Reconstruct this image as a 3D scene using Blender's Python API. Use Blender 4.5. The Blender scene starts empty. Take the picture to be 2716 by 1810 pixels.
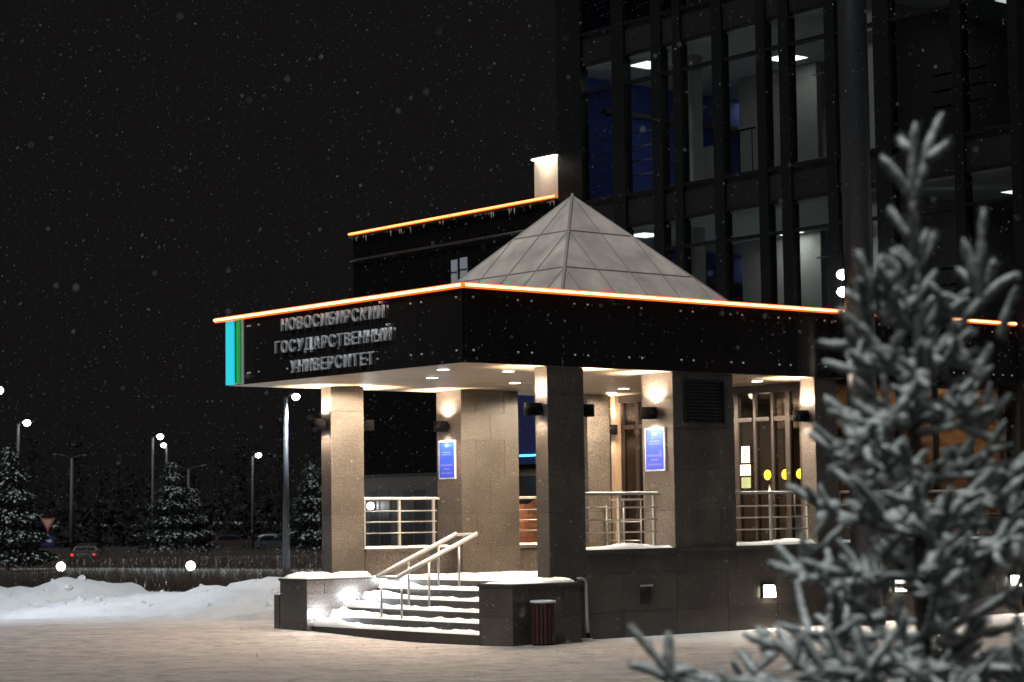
import bpy, bmesh, math, random
from mathutils import Vector, Matrix, noise
random.seed(7)
scene = bpy.context.scene
COL = scene.collection
R = math.radians

# ------------------------------------------------------------------ camera
YAW, PITCH, ROLL = 0.8827201849, 0.0790537144, -0.0135932972
FPX, CX, CY, PW = 5752.58, 1358.0, 905.0, 2716.0
CAM = Vector((-18.193, -23.154, 1.8))
fw = Vector((math.cos(YAW)*math.cos(PITCH), math.sin(YAW)*math.cos(PITCH), math.sin(PITCH)))
r0 = fw.cross(Vector((0, 0, 1))).normalized(); u0 = r0.cross(fw)
rt = r0*math.cos(ROLL)+u0*math.sin(ROLL); up = -r0*math.sin(ROLL)+u0*math.cos(ROLL)
cd = bpy.data.cameras.new('camera'); cam = bpy.data.objects.new('camera', cd); COL.objects.link(cam)
cam.matrix_world = Matrix(((rt.x, up.x, -fw.x, CAM.x), (rt.y, up.y, -fw.y, CAM.y), (rt.z, up.z, -fw.z, CAM.z), (0, 0, 0, 1)))
cd.sensor_width = 36; cd.lens = FPX/PW*36; cd.clip_start = 0.1; cd.clip_end = 3000
cd.dof.use_dof = True; cd.dof.focus_distance = 29.5; cd.dof.aperture_fstop = 2.8
scene.camera = cam
# ------------------------------------------------------------------ night sky, one weak sun, exposure
w = bpy.data.worlds.new('World'); scene.world = w; w.use_nodes = True
bg = w.node_tree.nodes['Background']; bg.inputs[0].default_value = (0.0066, 0.0058, 0.0061, 1); bg.inputs[1].default_value = 1.0
sd = bpy.data.lights.new('sun', 'SUN'); sun = bpy.data.objects.new('sun', sd); COL.objects.link(sun)
sd.energy = 1.4; sd.angle = R(14); sd.color = (0.93, 1.0, 0.98)
sun.rotation_euler = Vector((0.63, 0.20, -0.98)).to_track_quat('-Z', 'Y').to_euler()
scene.view_settings.view_transform = 'Standard'; scene.view_settings.look = 'None'
scene.view_settings.exposure = 0; scene.view_settings.gamma = 1

# ------------------------------------------------------------------ pixel helpers (photo pixels 2716x1810; 'd' pixels are photo/1.1543)
def ray(x, y): return rt*((x-CX)/FPX)-up*((y-CY)/FPX)+fw
def onX(x, y, X): r = ray(x, y); return CAM+r*((X-CAM.x)/r.x)
def onY(x, y, Y): r = ray(x, y); return CAM+r*((Y-CAM.y)/r.y)
def onZ(x, y, Z): r = ray(x, y); return CAM+r*((Z-CAM.z)/r.z)
def at(dx, dy, dep): return CAM+ray(dx*1.1543, dy*1.1543)*dep

# ------------------------------------------------------------------ materials
def mat(name, col, rough=0.6, metal=0.0, emit=None, es=0.0, bump=None, vary=0.0, speck=None, spec=0.5):
    m = bpy.data.materials.new(name); m.use_nodes = True; nt = m.node_tree; b = nt.nodes['Principled BSDF']
    b.inputs['Base Color'].default_value = (*col, 1); b.inputs['Roughness'].default_value = rough; b.inputs['Metallic'].default_value = metal
    b.inputs['Specular IOR Level'].default_value = spec
    if emit: b.inputs['Emission Color'].default_value = (*emit, 1); b.inputs['Emission Strength'].default_value = es
    geo = nt.nodes.new('ShaderNodeNewGeometry'); last = None
    if speck:
        n = nt.nodes.new('ShaderNodeTexNoise'); n.inputs['Scale'].default_value = speck[0]; n.inputs['Detail'].default_value = 3
        nt.links.new(geo.outputs['Position'], n.inputs['Vector'])
        rp = nt.nodes.new('ShaderNodeValToRGB'); rp.color_ramp.elements[0].position = 0.33; rp.color_ramp.elements[1].position = 0.67
        rp.color_ramp.elements[0].color = (*[c*(1-speck[1]) for c in col], 1); rp.color_ramp.elements[1].color = (*[min(1, c*(1+speck[1])) for c in col], 1)
        nt.links.new(n.outputs['Fac'], rp.inputs['Fac']); last = rp.outputs['Color']
        n2 = nt.nodes.new('ShaderNodeTexNoise'); n2.inputs['Scale'].default_value = 1.7; n2.inputs['Detail'].default_value = 5
        nt.links.new(geo.outputs['Position'], n2.inputs['Vector'])
        mp = nt.nodes.new('ShaderNodeMapRange'); mp.inputs[1].default_value = .3; mp.inputs[2].default_value = .7; mp.inputs[3].default_value = .75; mp.inputs[4].default_value = 1.2
        nt.links.new(n2.outputs['Fac'], mp.inputs[0])
        mx = nt.nodes.new('ShaderNodeMix'); mx.data_type = 'RGBA'; mx.blend_type = 'MULTIPLY'; mx.inputs[0].default_value = 1
        nt.links.new(last, mx.inputs[6]); nt.links.new(mp.outputs[0], mx.inputs[7]); last = mx.outputs[2]
    if vary:
        oi = nt.nodes.new('ShaderNodeObjectInfo'); mp = nt.nodes.new('ShaderNodeMapRange'); mp.inputs[3].default_value = 1-vary; mp.inputs[4].default_value = 1+vary
        nt.links.new(oi.outputs['Random'], mp.inputs[0])
        mx = nt.nodes.new('ShaderNodeMix'); mx.data_type = 'RGBA'; mx.blend_type = 'MULTIPLY'; mx.inputs[0].default_value = 1
        if last: nt.links.new(last, mx.inputs[6])
        else: mx.inputs[6].default_value = (*col, 1)
        nt.links.new(mp.outputs[0], mx.inputs[7]); last = mx.outputs[2]
    if last: nt.links.new(last, b.inputs['Base Color'])
    if bump:
        n = nt.nodes.new('ShaderNodeTexNoise'); n.inputs['Scale'].default_value = bump[0]; n.inputs['Detail'].default_value = 6
        nt.links.new(geo.outputs['Position'], n.inputs['Vector'])
        bp = nt.nodes.new('ShaderNodeBump'); bp.inputs['Strength'].default_value = bump[1]; bp.inputs['Distance'].default_value = bump[2]
        nt.links.new(n.outputs['Fac'], bp.inputs['Height']); nt.links.new(bp.outputs['Normal'], b.inputs['Normal'])
    return m
def glass_mat(name, tint=(1, 1, 1), refl=0.1, rough=0.02):
    m = bpy.data.materials.new(name); m.use_nodes = True; nt = m.node_tree; nt.nodes.clear()
    o = nt.nodes.new('ShaderNodeOutputMaterial'); t = nt.nodes.new('ShaderNodeBsdfTransparent'); g = nt.nodes.new('ShaderNodeBsdfGlossy')
    t.inputs[0].default_value = (*tint, 1); g.inputs['Roughness'].default_value = rough; g.inputs[0].default_value = (.9, .95, 1, 1)
    f0 = nt.nodes.new('ShaderNodeLayerWeight'); f0.inputs[0].default_value = .5; f = nt.nodes.new('ShaderNodeMath'); f.operation = 'POWER'; f.inputs[1].default_value = 5; nt.links.new(f0.outputs['Facing'], f.inputs[0])
    mp = nt.nodes.new('ShaderNodeMath'); mp.operation = 'ADD'; mp.inputs[1].default_value = refl; nt.links.new(f.outputs[0], mp.inputs[0])
    mx = nt.nodes.new('ShaderNodeMixShader'); nt.links.new(mp.outputs[0], mx.inputs[0]); nt.links.new(t.outputs[0], mx.inputs[1]); nt.links.new(g.outputs[0], mx.inputs[2])
    nt.links.new(mx.outputs[0], o.inputs[0]); return m
def snowtop_mat(name, dark, snow, lo=-0.1, hi=0.55, nscale=40, speck=0.5):
    # needles below, snow where the surface looks up
    m = bpy.data.materials.new(name); m.use_nodes = True; nt = m.node_tree; b = nt.nodes['Principled BSDF']; b.inputs['Roughness'].default_value = .85
    b.inputs['Specular IOR Level'].default_value = .2
    geo = nt.nodes.new('ShaderNodeNewGeometry'); sx = nt.nodes.new('ShaderNodeSeparateXYZ'); nt.links.new(geo.outputs['Normal'], sx.inputs[0])
    n = nt.nodes.new('ShaderNodeTexNoise'); n.inputs['Scale'].default_value = nscale; n.inputs['Detail'].default_value = 4; nt.links.new(geo.outputs['Position'], n.inputs['Vector'])
    a = nt.nodes.new('ShaderNodeMath'); a.operation = 'MULTIPLY_ADD'; a.inputs[1].default_value = speck*2; nt.links.new(n.outputs['Fac'], a.inputs[0]); nt.links.new(sx.outputs['Z'], a.inputs[2])
    mp = nt.nodes.new('ShaderNodeMapRange'); mp.inputs[1].default_value = lo+speck; mp.inputs[2].default_value = hi+speck; nt.links.new(a.outputs[0], mp.inputs[0])
    mx = nt.nodes.new('ShaderNodeMix'); mx.data_type = 'RGBA'; mx.inputs[6].default_value = (*dark, 1); mx.inputs[7].default_value = (*snow, 1)
    nt.links.new(mp.outputs[0], mx.inputs[0]); nt.links.new(mx.outputs[2], b.inputs['Base Color'])
    bp = nt.nodes.new('ShaderNodeBump'); bp.inputs['Strength'].default_value = .5; bp.inputs['Distance'].default_value = .01; nt.links.new(n.outputs['Fac'], bp.inputs['Height']); nt.links.new(bp.outputs['Normal'], b.inputs['Normal'])
    return m

M = {}
M['granite'] = mat('granite', (.094, .082, .071), .32, speck=(55, .55), vary=.16)
M['granite_dark'] = mat('granite_dark', (.078, .067, .058), .25, speck=(55, .45), vary=.14)
M['joint'] = mat('joint', (.045, .04, .036), .9)
M['step_stone'] = mat('step_stone', (.05, .046, .042), .4, speck=(50, .4), vary=.1)
M['fascia'] = mat('fascia', (.016, .014, .014), .10, spec=.5, vary=.25, bump=(.9, .12, .01))
M['black'] = mat('black', (.008, .008, .009), .5)
M['coping'] = mat('coping', (.05, .045, .042), .4, metal=.5)
M['soffit'] = mat('soffit', (.60, .47, .33), .3, vary=.05)
M['steel'] = mat('steel', (.55, .55, .57), .3, metal=1.0)
M['stud'] = mat('stud', (.85, .85, .88), .35, metal=.2)
M['letter'] = mat('letter', (.84, .86, .93), .3, metal=.35)
M['letter_side'] = M['letter']
M['rail'] = mat('rail', (.46, .44, .42), .4, metal=.4)
M['snow'] = mat('snow', (.82, .83, .86), .75, bump=(9, .5, .03), spec=.3)
M['flake'] = mat('flake', (.55, .55, .57), .9)
M['dark_metal'] = mat('dark_metal', (.005, .005, .006), .8, spec=.06)
M['mullion'] = mat('mullion', (.0035, .0032, .0035), .55, spec=.25)
M['mullion_warm'] = mat('mullion_warm', (.09, .055, .036), .45)
M['spandrel'] = mat('spandrel', (.013, .0115, .0115), .5, vary=.3, spec=.3)
M['toplight'] = mat('toplight', (.10, .095, .09), .4, vary=.15)
M['glass'] = glass_mat('glass', (.86, .88, .88), .04)
M['glass_dark'] = glass_mat('glass_dark', (.55, .56, .57), .04)
M['glass_door'] = glass_mat('glass_door', (.5, .47, .44), .08)
M['room_wall'] = mat('room_wall', (.30, .29, .275), .8)
M['room_dark'] = mat('room_dark', (.12, .115, .11), .8)
M['room_ceiling'] = mat('room_ceiling', (.48, .505, .50), .8)
M['blue_wall'] = mat('blue_wall', (.05, .085, .38), .7)
M['panel_lamp'] = mat('panel_lamp', (.9, .9, .9), .5, emit=(.93, 1, .96), es=3.5)
M['panel_dim'] = mat('panel_dim', (.9, .9, .9), .5, emit=(.93, 1, .96), es=1.8)
M['led'] = mat('led', (.9, .5, .3), .5, emit=(1.0, .50, .20), es=4.2)
M['led_halo'] = mat('led_halo', (.8, .25, .08), .4, emit=(1.0, .14, .007), es=1.2)  # orange halo of the light tubes, put into a wider glowing tube
M['led_far'] = mat('led_far', (.9, .5, .3), .5, emit=(1.0, .34, .08), es=3.0)
M['cyan'] = mat('cyan', (.05, .6, .7), .4, emit=(.01, .50, .60), es=.95)
M['green'] = mat('green', (.03, .35, .08), .4, emit=(.015, .26, .045), es=.8)
M['greystrip'] = mat('greystrip', (.5, .5, .56), .35, metal=.5, emit=(.5, .5, .6), es=.2)
M['lens_warm'] = mat('lens_warm', (.9, .9, .9), .5, emit=(1, .90, .74), es=14)
M['lens_cool'] = mat('lens_cool', (.9, .9, .9), .5, emit=(.88, .92, 1), es=22)
M['lens_violet'] = mat('lens_violet', (.9, .9, .9), .5, emit=(.95, .86, 1), es=6)
M['lens_lobby'] = mat('lens_lobby', (.9, .9, .9), .5, emit=(1, .88, .66), es=4)
M['lens_off'] = mat('lens_off', (.1, .1, .11), .3)
M['sign_blue'] = mat('sign_blue', (.02, .065, .55), .4)
M['sign_text'] = mat('sign_text', (.16, .20, .62), .5)
M['sign_text_red'] = mat('sign_text_red', (.20, .16, .50), .5)
M['sign_frame'] = mat('sign_frame', (.7, .7, .74), .3)
M['paper'] = mat('paper', (.75, .72, .66), .7)
M['paper_print'] = mat('paper_print', (.35, .30, .27), .7)
M['paper_green'] = mat('paper_green', (.20, .25, .13), .7)
M['yellow'] = mat('yellow', (.62, .55, .02), .5, emit=(.6, .52, .02), es=.10)
M['door_frame'] = mat('door_frame', (.014, .0088, .0065), .45)
M['lobby_wall'] = mat('lobby_wall', (.30, .21, .14), .7)
M['lobby_ceiling'] = mat('lobby_ceiling', (.62, .50, .36), .6)
M['lobby_floor'] = mat('lobby_floor', (.14, .12, .10), .4)
M['skylight'] = mat('skylight', (.72, .615, .565), .65, vary=.07, speck=(3, .12), bump=(6, .25, .02))
M['rib'] = mat('rib', (.46, .41, .385), .6)
M['wing_upper'] = mat('wing_upper', (.0045, .0035, .0034), .9, spec=.05, bump=(8, .3, .01))
M['wing_lower'] = mat('wing_lower', (.05, .044, .040), .8, bump=(8, .3, .01))
M['brick'] = mat('brick', (.36, .115, .042), .85, vary=.2)
M['pipe'] = mat('pipe', (.52, .49, .47), .45, metal=.2)
M['bin_red'] = mat('bin_red', (.060, .022, .020), .5, vary=.2)
M['round_col'] = mat('round_col', (.030, .034, .040), .4, metal=.3)
M['bark'] = mat('bark', (.022, .018, .015), .9, bump=(60, .8, .01))
M['needles'] = snowtop_mat('needles', (.092, .103, .097), (.92, .95, .95), -.25, .58, 30, .62)
M['needle_tuft'] = mat('needle_tuft', (.37, .40, .395), .9, speck=(22, .9))
M['needles_far'] = snowtop_mat('needles_far', (.022, .026, .022), (.70, .73, .73), .15, .95, 2.2, .6)
M['twig'] = mat('twig', (.085, .06, .045), .9)
M['lamp_pole'] = mat('lamp_pole', (.13, .125, .115), .6)
M['lamp_pole_dark'] = mat('lamp_pole_dark', (.022, .024, .028), .5)
M['car_dark'] = mat('car_dark', (.03, .033, .036), .35)
M['car_red'] = mat('car_red', (.055, .034, .029), .6)
M['car_grey'] = mat('car_grey', (.06, .064, .07), .5)
M['car_glass'] = mat('car_glass', (.01, .01, .012), .1)
M['tyre'] = mat('tyre', (.015, .015, .015), .9)
M['tail'] = mat('tail', (.5, .02, .02), .4, emit=(1, .03, .03), es=7)
M['sign_red'] = mat('sign_red', (.55, .10, .06), .5)
M['sign_white'] = mat('sign_white', (.6, .45, .4), .5)
M['plate_blue'] = mat('plate_blue', (.02, .035, .16), .5)
M['neon_cyan'] = mat('neon_cyan', (.1, .5, .6), .5, emit=(.1, .75, 1), es=2.5)
M['window_blue'] = mat('window_blue', (.012, .016, .085), .35)
M['window_lit'] = mat('window_lit', (.3, .32, .36), .5, emit=(.30, .33, .38), es=.14)
M['penthouse'] = mat('penthouse', (.62, .54, .44), .6)
M['icicle'] = mat('icicle', (.8, .8, .82), .1, spec=.8)
M['ground_concrete'] = M['joint']

# ------------------------------------------------------------------ object helpers
WLOC = {}
def reg(o, p): WLOC[o.name] = Vector(p)
def thing(name, label, cat, loc=(0, 0, 0), group=None, kind=None):
    o = bpy.data.objects.new(name, None); COL.objects.link(o); o.location = loc; o.empty_display_size = .1
    o['label'] = label; o['category'] = cat
    if group: o['group'] = group
    reg(o, loc); return o
def put(name, me, world, parent=None):
    o = bpy.data.objects.new(name, me); COL.objects.link(o); world = Vector(world)
    if parent: o.parent = parent; o.location = world-WLOC[parent.name]
    else: o.location = world
    reg(o, world); return o
def tag(o, label, cat, group=None):
    o['label'] = label; o['category'] = cat
    if group: o['group'] = group
    return o
def mesh(name, vs, fs, m, smooth=False):
    me = bpy.data.meshes.new(name); me.from_pydata([tuple(v) for v in vs], [], fs)
    if m: me.materials.append(M[m] if isinstance(m, str) else m)
    if smooth: me.polygons.foreach_set('use_smooth', [True]*len(me.polygons))
    me.update(); return me
BOXES = {}
BF = [(0, 3, 2, 1), (4, 5, 6, 7), (0, 1, 5, 4), (1, 2, 6, 5), (2, 3, 7, 6), (3, 0, 4, 7)]
def box(name, x0, x1, y0, y1, z0, z1, m, parent=None):
    a, b, c = (x1-x0)/2, (y1-y0)/2, (z1-z0)/2
    k = (round(a, 4), round(b, 4), round(c, 4), m)
    if k not in BOXES:
        BOXES[k] = mesh('box', [(-a, -b, -c), (a, -b, -c), (a, b, -c), (-a, b, -c), (-a, -b, c), (a, -b, c), (a, b, c), (-a, b, c)], BF, m)
    return put(name, BOXES[k], ((x0+x1)/2, (y0+y1)/2, (z0+z1)/2), parent)
def tube_geo(pts, rads, n=8, vs=None, fs=None, cap=True):
    vs = [] if vs is None else vs; fs = [] if fs is None else fs; base = len(vs)
    pts = [Vector(p) for p in pts]
    for i, p in enumerate(pts):
        d = (pts[min(i+1, len(pts)-1)]-pts[max(i-1, 0)]).normalized()
        a = d.orthogonal().normalized() if i == 0 else (a-d*a.dot(d)).normalized()
        b = d.cross(a)
        for j in range(n):
            t = 2*math.pi*j/n; vs.append(p+(a*math.cos(t)+b*math.sin(t))*rads[i])
    for i in range(len(pts)-1):
        for j in range(n):
            k = (j+1) % n
            fs.append((base+i*n+j, base+i*n+k, base+(i+1)*n+k, base+(i+1)*n+j))
    if cap:
        fs.append(tuple(base+j for j in reversed(range(n)))); fs.append(tuple(base+(len(pts)-1)*n+j for j in range(n)))
    return vs, fs
def tube(name, pts, rad, m, parent=None, n=8, smooth=True):
    rads = rad if isinstance(rad, (list, tuple)) else [rad]*len(pts)
    c = Vector(pts[0]); vs, fs = tube_geo([Vector(p)-c for p in pts], rads, n)
    return put(name, mesh(name, vs, fs, m, smooth), c, parent)
def cyl(name, c, r, h, m, parent=None, n=20, r2=None, smooth=False):
    c = Vector(c); vs, fs = tube_geo([(0, 0, 0), (0, 0, h)], [r, r if r2 is None else r2], n)
    return put(name, mesh(name, vs, fs, m, smooth), c, parent)
def light(name, kind, loc, power, col, parent=None, spot=None, blend=.5, direction=None, size=.05, target=None):
    ld = bpy.data.lights.new(name, kind); ld.energy = power; ld.color = col
    if kind == 'AREA': ld.shape = 'RECTANGLE'; ld.size = size[0]; ld.size_y = size[1]
    else: ld.shadow_soft_size = size
    if kind == 'SPOT': ld.spot_size = R(spot); ld.spot_blend = blend
    o = bpy.data.objects.new(name, ld); COL.objects.link(o); loc = Vector(loc)
    if parent: o.parent = parent; o.location = loc-WLOC[parent.name]
    else: o.location = loc
    if direction: o.rotation_euler = Vector(direction).to_track_quat('-Z', 'Y').to_euler()
    return o
def snow_strip(name, x0, x1, y0, y1, z, h, parent=None, seed=0, nx=None, ny=None, extra=None, rag=.3):
    # a bumpy bed of snow with rounded edges
    nx = nx or max(4, int((x1-x0)/.09)); ny = ny or max(4, int((y1-y0)/.09)); nx = min(nx, 90); ny = min(ny, 90)
    vs, fs = [], []
    for i in range(nx+1):
        for j in range(ny+1):
            u, v = i/nx, j/ny; x, y = x0+(x1-x0)*u, y0+(y1-y0)*v
            e = min(1, min(x-x0, x1-x, y-y0, y1-y)/.05)
            e = math.sqrt(max(0, 1-(1-e)**2))
            nz = noise.noise(Vector((x*3.1+seed, y*3.1, seed*1.7)))*.5+noise.noise(Vector((x*9+seed, y*9, 3.3)))*.25
            hh = h*(1+rag*2*nz)+(extra(x, y) if extra else 0)
            vs.append((x-x0, y-y0, max(.006, hh)*e))
    for i in range(nx):
        for j in range(ny):
            a = i*(ny+1)+j; fs.append((a, a+ny+1, a+ny+2, a+1))
    # skirt
    b0 = len(vs); ring = [i*(ny+1) for i in range(nx+1)]+[nx*(ny+1)+j for j in range(1, ny+1)]+[i*(ny+1)+ny for i in range(nx-1, -1, -1)]+[j for j in range(ny-1, 0, -1)]
    for k in ring: vs.append((vs[k][0], vs[k][1], -.002))
    L = len(ring)
    for q in range(L): fs.append((ring[q], b0+q, b0+(q+1) % L, ring[(q+1) % L]))
    return put(name, mesh(name, vs, fs, 'snow', True), (x0, y0, z), parent)

# ------------------------------------------------------------------ ground
def smooth(a, b, t): t = max(0, min(1, (t-a)/(b-a))); return t*t*(3-2*t)
RIDGE = [(-260, 1354, 47), (-60, 1352, 46), (0, 1347, 46), (80, 1338, 46), (150, 1324, 46), (200, 1333, 46), (240, 1357, 45.5), (270, 1374, 45), (340, 1364, 44), (440, 1356, 43), (560, 1346, 42), (650, 1335, 41), (760, 1330, 40), (900, 1330, 39)]
RP = [at(*p) for p in RIDGE]
def ridge(x, y):
    best = 1e9; h = 0
    p = Vector((x, y))
    for a, b in zip(RP, RP[1:]):
        A = Vector((a.x, a.y)); B = Vector((b.x, b.y)); d = B-A; t = max(0, min(1, (p-A).dot(d)/d.length_squared)); q = A+d*t
        l = (p-q).length
        if l < best: best = l; h = a.z+(b.z-a.z)*t; side = (p-q).dot(Vector((fw.x, fw.y)))
    wd = 4.6 if side < 0 else 3.6
    if best > wd: return 0
    k = 1-best/wd; k = k*k*(3-2*k)
    V = Vector
    lump = noise.noise(V((x*.55, y*.55, 1)))*.16+(abs(noise.noise(V((x*.95, y*.95, 4))))-.26)*.36+(abs(noise.noise(V((x*2.1, y*2.1, 8))))-.2)*.16+noise.noise(V((x*4.5, y*4.5, 3)))*.03
    chunk = max(0, noise.noise(V((x*1.3, y*1.3, 12)))-.18)*.22-.05
    return max(0, k**1.25*h+(lump*min(1, h*2.2)+chunk)*min(1, k*2.2)*(1.05-.45*k))
def gz(x, y):
    dep = (x-CAM.x)*fw.x+(y-CAM.y)*fw.y
    z = -1.4*smooth(95, 150, dep)
    z += .085*smooth(1.5, 5, y)*smooth(8, 1, abs(x+1.0))*smooth(20, 7, y)
    z += .045*math.exp(-((x-.7)**2+(y+1.1)**2)/1.2)
    z += noise.noise(Vector((x*.12, y*.12, 0)))*.05*smooth(6, 20, math.hypot(x-1, y-2))
    if dep < 70: z += ridge(x, y)
    return z
def axis(lo, f0, f1, hi, step):
    a = []; v = f0
    while v <= f1+1e-6: a.append(v); v += step
    s = step; v = f1
    while v < hi: s *= 1.22; v += s; a.append(v)
    s = step; v = f0; pre = []
    while v > lo: s *= 1.22; v -= s; pre.append(v)
    return pre[::-1]+a
def build_ground():
    xs = axis(-500, -20, 20, 900, .22); ys = axis(-500, -24, 32, 900, .22)
    vs = [(x, y, gz(x, y)) for x in xs for y in ys]; ny = len(ys); fs = []
    for i in range(len(xs)-1):
        for j in range(ny-1):
            a = i*ny+j; fs.append((a, a+ny, a+ny+1, a+1))
    m = bpy.data.materials.new('trampled_snow'); m.use_nodes = True; nt = m.node_tree; b = nt.nodes['Principled BSDF']; b.inputs['Roughness'].default_value = .8; b.inputs['Specular IOR Level'].default_value = .25
    g = nt.nodes.new('ShaderNodeNewGeometry'); sx = nt.nodes.new('ShaderNodeSeparateXYZ'); nt.links.new(g.outputs['Position'], sx.inputs[0])
    def N(scale, det=5, rough=.6):
        n = nt.nodes.new('ShaderNodeTexNoise'); n.inputs['Scale'].default_value = scale; n.inputs['Detail'].default_value = det; n.inputs['Roughness'].default_value = rough
        nt.links.new(g.outputs['Position'], n.inputs['Vector']); return n.outputs['Fac']
    def MATH(op, a, b_=None, c=None):
        n = nt.nodes.new('ShaderNodeMath'); n.operation = op
        for i, v in enumerate((a, b_, c)):
            if v is None: continue
            if isinstance(v, (int, float)): n.inputs[i].default_value = v
            else: nt.links.new(v, n.inputs[i])
        return n.outputs[0]
    def MAP(v, a, b_, c, d):
        n = nt.nodes.new('ShaderNodeMapRange'); nt.links.new(v, n.inputs[0])
        for i, q in enumerate((a, b_, c, d)): n.inputs[i+1].default_value = q
        return n.outputs[0]
    # clean snow beyond the cleared forecourt (line across the forecourt, towards the banks)
    dep = MATH('ADD', MATH('MULTIPLY', sx.outputs['X'], fw.x), MATH('MULTIPLY', sx.outputs['Y'], fw.y))
    d0 = CAM.x*fw.x+CAM.y*fw.y
    clean = MAP(MATH('ADD', dep, MATH('MULTIPLY', N(.5), 5)), d0+36.5, d0+41.5, 0, 1)
    fresh = MAP(sx.outputs['Y'], -3.4, -1.0, 0, 1)            # untrodden strip along the wall
    right = MAP(sx.outputs['X'], 1.6, 3.2, 0, 1)
    fresh = MATH('MULTIPLY', fresh, right)
    clean = MATH('MAXIMUM', clean, MATH('MULTIPLY', fresh, .9))
    tread = MAP(N(2.6, 8, .72), .38, .62, 0, 1)
    fine = MAP(N(14, 6, .7), .35, .65, 0, 1)
    al = MATH('ADD', MATH('MULTIPLY', sx.outputs['X'], .80), MATH('MULTIPLY', sx.outputs['Y'], -.60)); ac = MATH('ADD', MATH('MULTIPLY', sx.outputs['X'], .60), MATH('MULTIPLY', sx.outputs['Y'], .80))
    cv = nt.nodes.new('ShaderNodeCombineXYZ'); nt.links.new(MATH('MULTIPLY', al, .16), cv.inputs[0]); nt.links.new(MATH('MULTIPLY', ac, 2.4), cv.inputs[1])
    tn = nt.nodes.new('ShaderNodeTexNoise'); tn.inputs['Scale'].default_value = 1.0; tn.inputs['Detail'].default_value = 4; nt.links.new(cv.outputs[0], tn.inputs['Vector'])
    ruts = MAP(tn.outputs['Fac'], .42, .60, 0, 1)
    foot = nt.nodes.new('ShaderNodeTexVoronoi'); foot.inputs['Scale'].default_value = 1.9; nt.links.new(g.outputs['Position'], foot.inputs['Vector'])
    steps_ = MAP(foot.outputs['Distance'], .10, .26, 0, 1)
    tt = MATH('ADD', MATH('ADD', MATH('MULTIPLY', tread, .42), MATH('MULTIPLY', fine, .22)), MATH('ADD', MATH('MULTIPLY', ruts, .12), MATH('MULTIPLY', steps_, .24)))
    r1 = nt.nodes.new('ShaderNodeValToRGB'); nt.links.new(tt, r1.inputs[0])
    r1.color_ramp.elements[0].color = (.235, .213, .21, 1); r1.color_ramp.elements[1].color = (.49, .45, .44, 1); r1.color_ramp.elements[0].position = .2; r1.color_ramp.elements[1].position = .8
    r2 = nt.nodes.new('ShaderNodeValToRGB'); nt.links.new(tt, r2.inputs[0])
    r2.color_ramp.elements[0].color = (.70, .71, .745, 1); r2.color_ramp.elements[1].color = (.84, .85, .88, 1)
    mx = nt.nodes.new('ShaderNodeMix'); mx.data_type = 'RGBA'; nt.links.new(clean, mx.inputs[0]); nt.links.new(r1.outputs[0], mx.inputs[6]); nt.links.new(r2.outputs[0], mx.inputs[7])
    nt.links.new(mx.outputs[2], b.inputs['Base Color'])
    bp = nt.nodes.new('ShaderNodeBump'); bp.inputs['Distance'].default_value = .05; bp.inputs['Strength'].default_value = .6
    nt.links.new(tt, bp.inputs['Height']); nt.links.new(bp.outputs[0], b.inputs['Normal'])
    o = put('ground', mesh('ground', vs, fs, m, True), (0, 0, 0)); o['kind'] = 'structure'
build_ground()

def clods():
    r = random.Random(31); vs, fs = [], []
    for k in range(80):
        i = r.randrange(len(RP)-1); p = RP[i].lerp(RP[i+1], r.random()); d_ = r.uniform(-5.2, .4)*(.4+.6*r.random()); x, y = p.x+fw.x*d_+r.uniform(-.3, .3), p.y+fw.y*d_+r.uniform(-.3, .3)
        rad = .02+.09*r.random()**2.2; c = Vector((x, y, gz(x, y)+rad*.15)); b0 = len(vs); n = 7
        for a_, (rr_, zz_) in enumerate(((.75, -.6), (1.0, -.1), (.8, .45), (.35, .75))):
            for j in range(n): t = 6.283*j/n+a_*.4; q = rr_*rad*r.uniform(.75, 1.2); vs.append(c+Vector((q*math.cos(t), q*math.sin(t), zz_*rad*r.uniform(.8, 1.1))))
        for a_ in range(3):
            for j in range(n): fs.append((b0+a_*n+j, b0+a_*n+(j+1) % n, b0+(a_+1)*n+(j+1) % n, b0+(a_+1)*n+j))
        fs.append(tuple(b0+3*n+j for j in range(n)))
    o = put('snow_clods', mesh('snow_clods', vs, fs, 'snow'), (0, 0, 0)); o['kind'] = 'stuff'; o['label'] = 'loose clods of snow on the ploughed bank'; o['category'] = 'snow'
clods()

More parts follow.
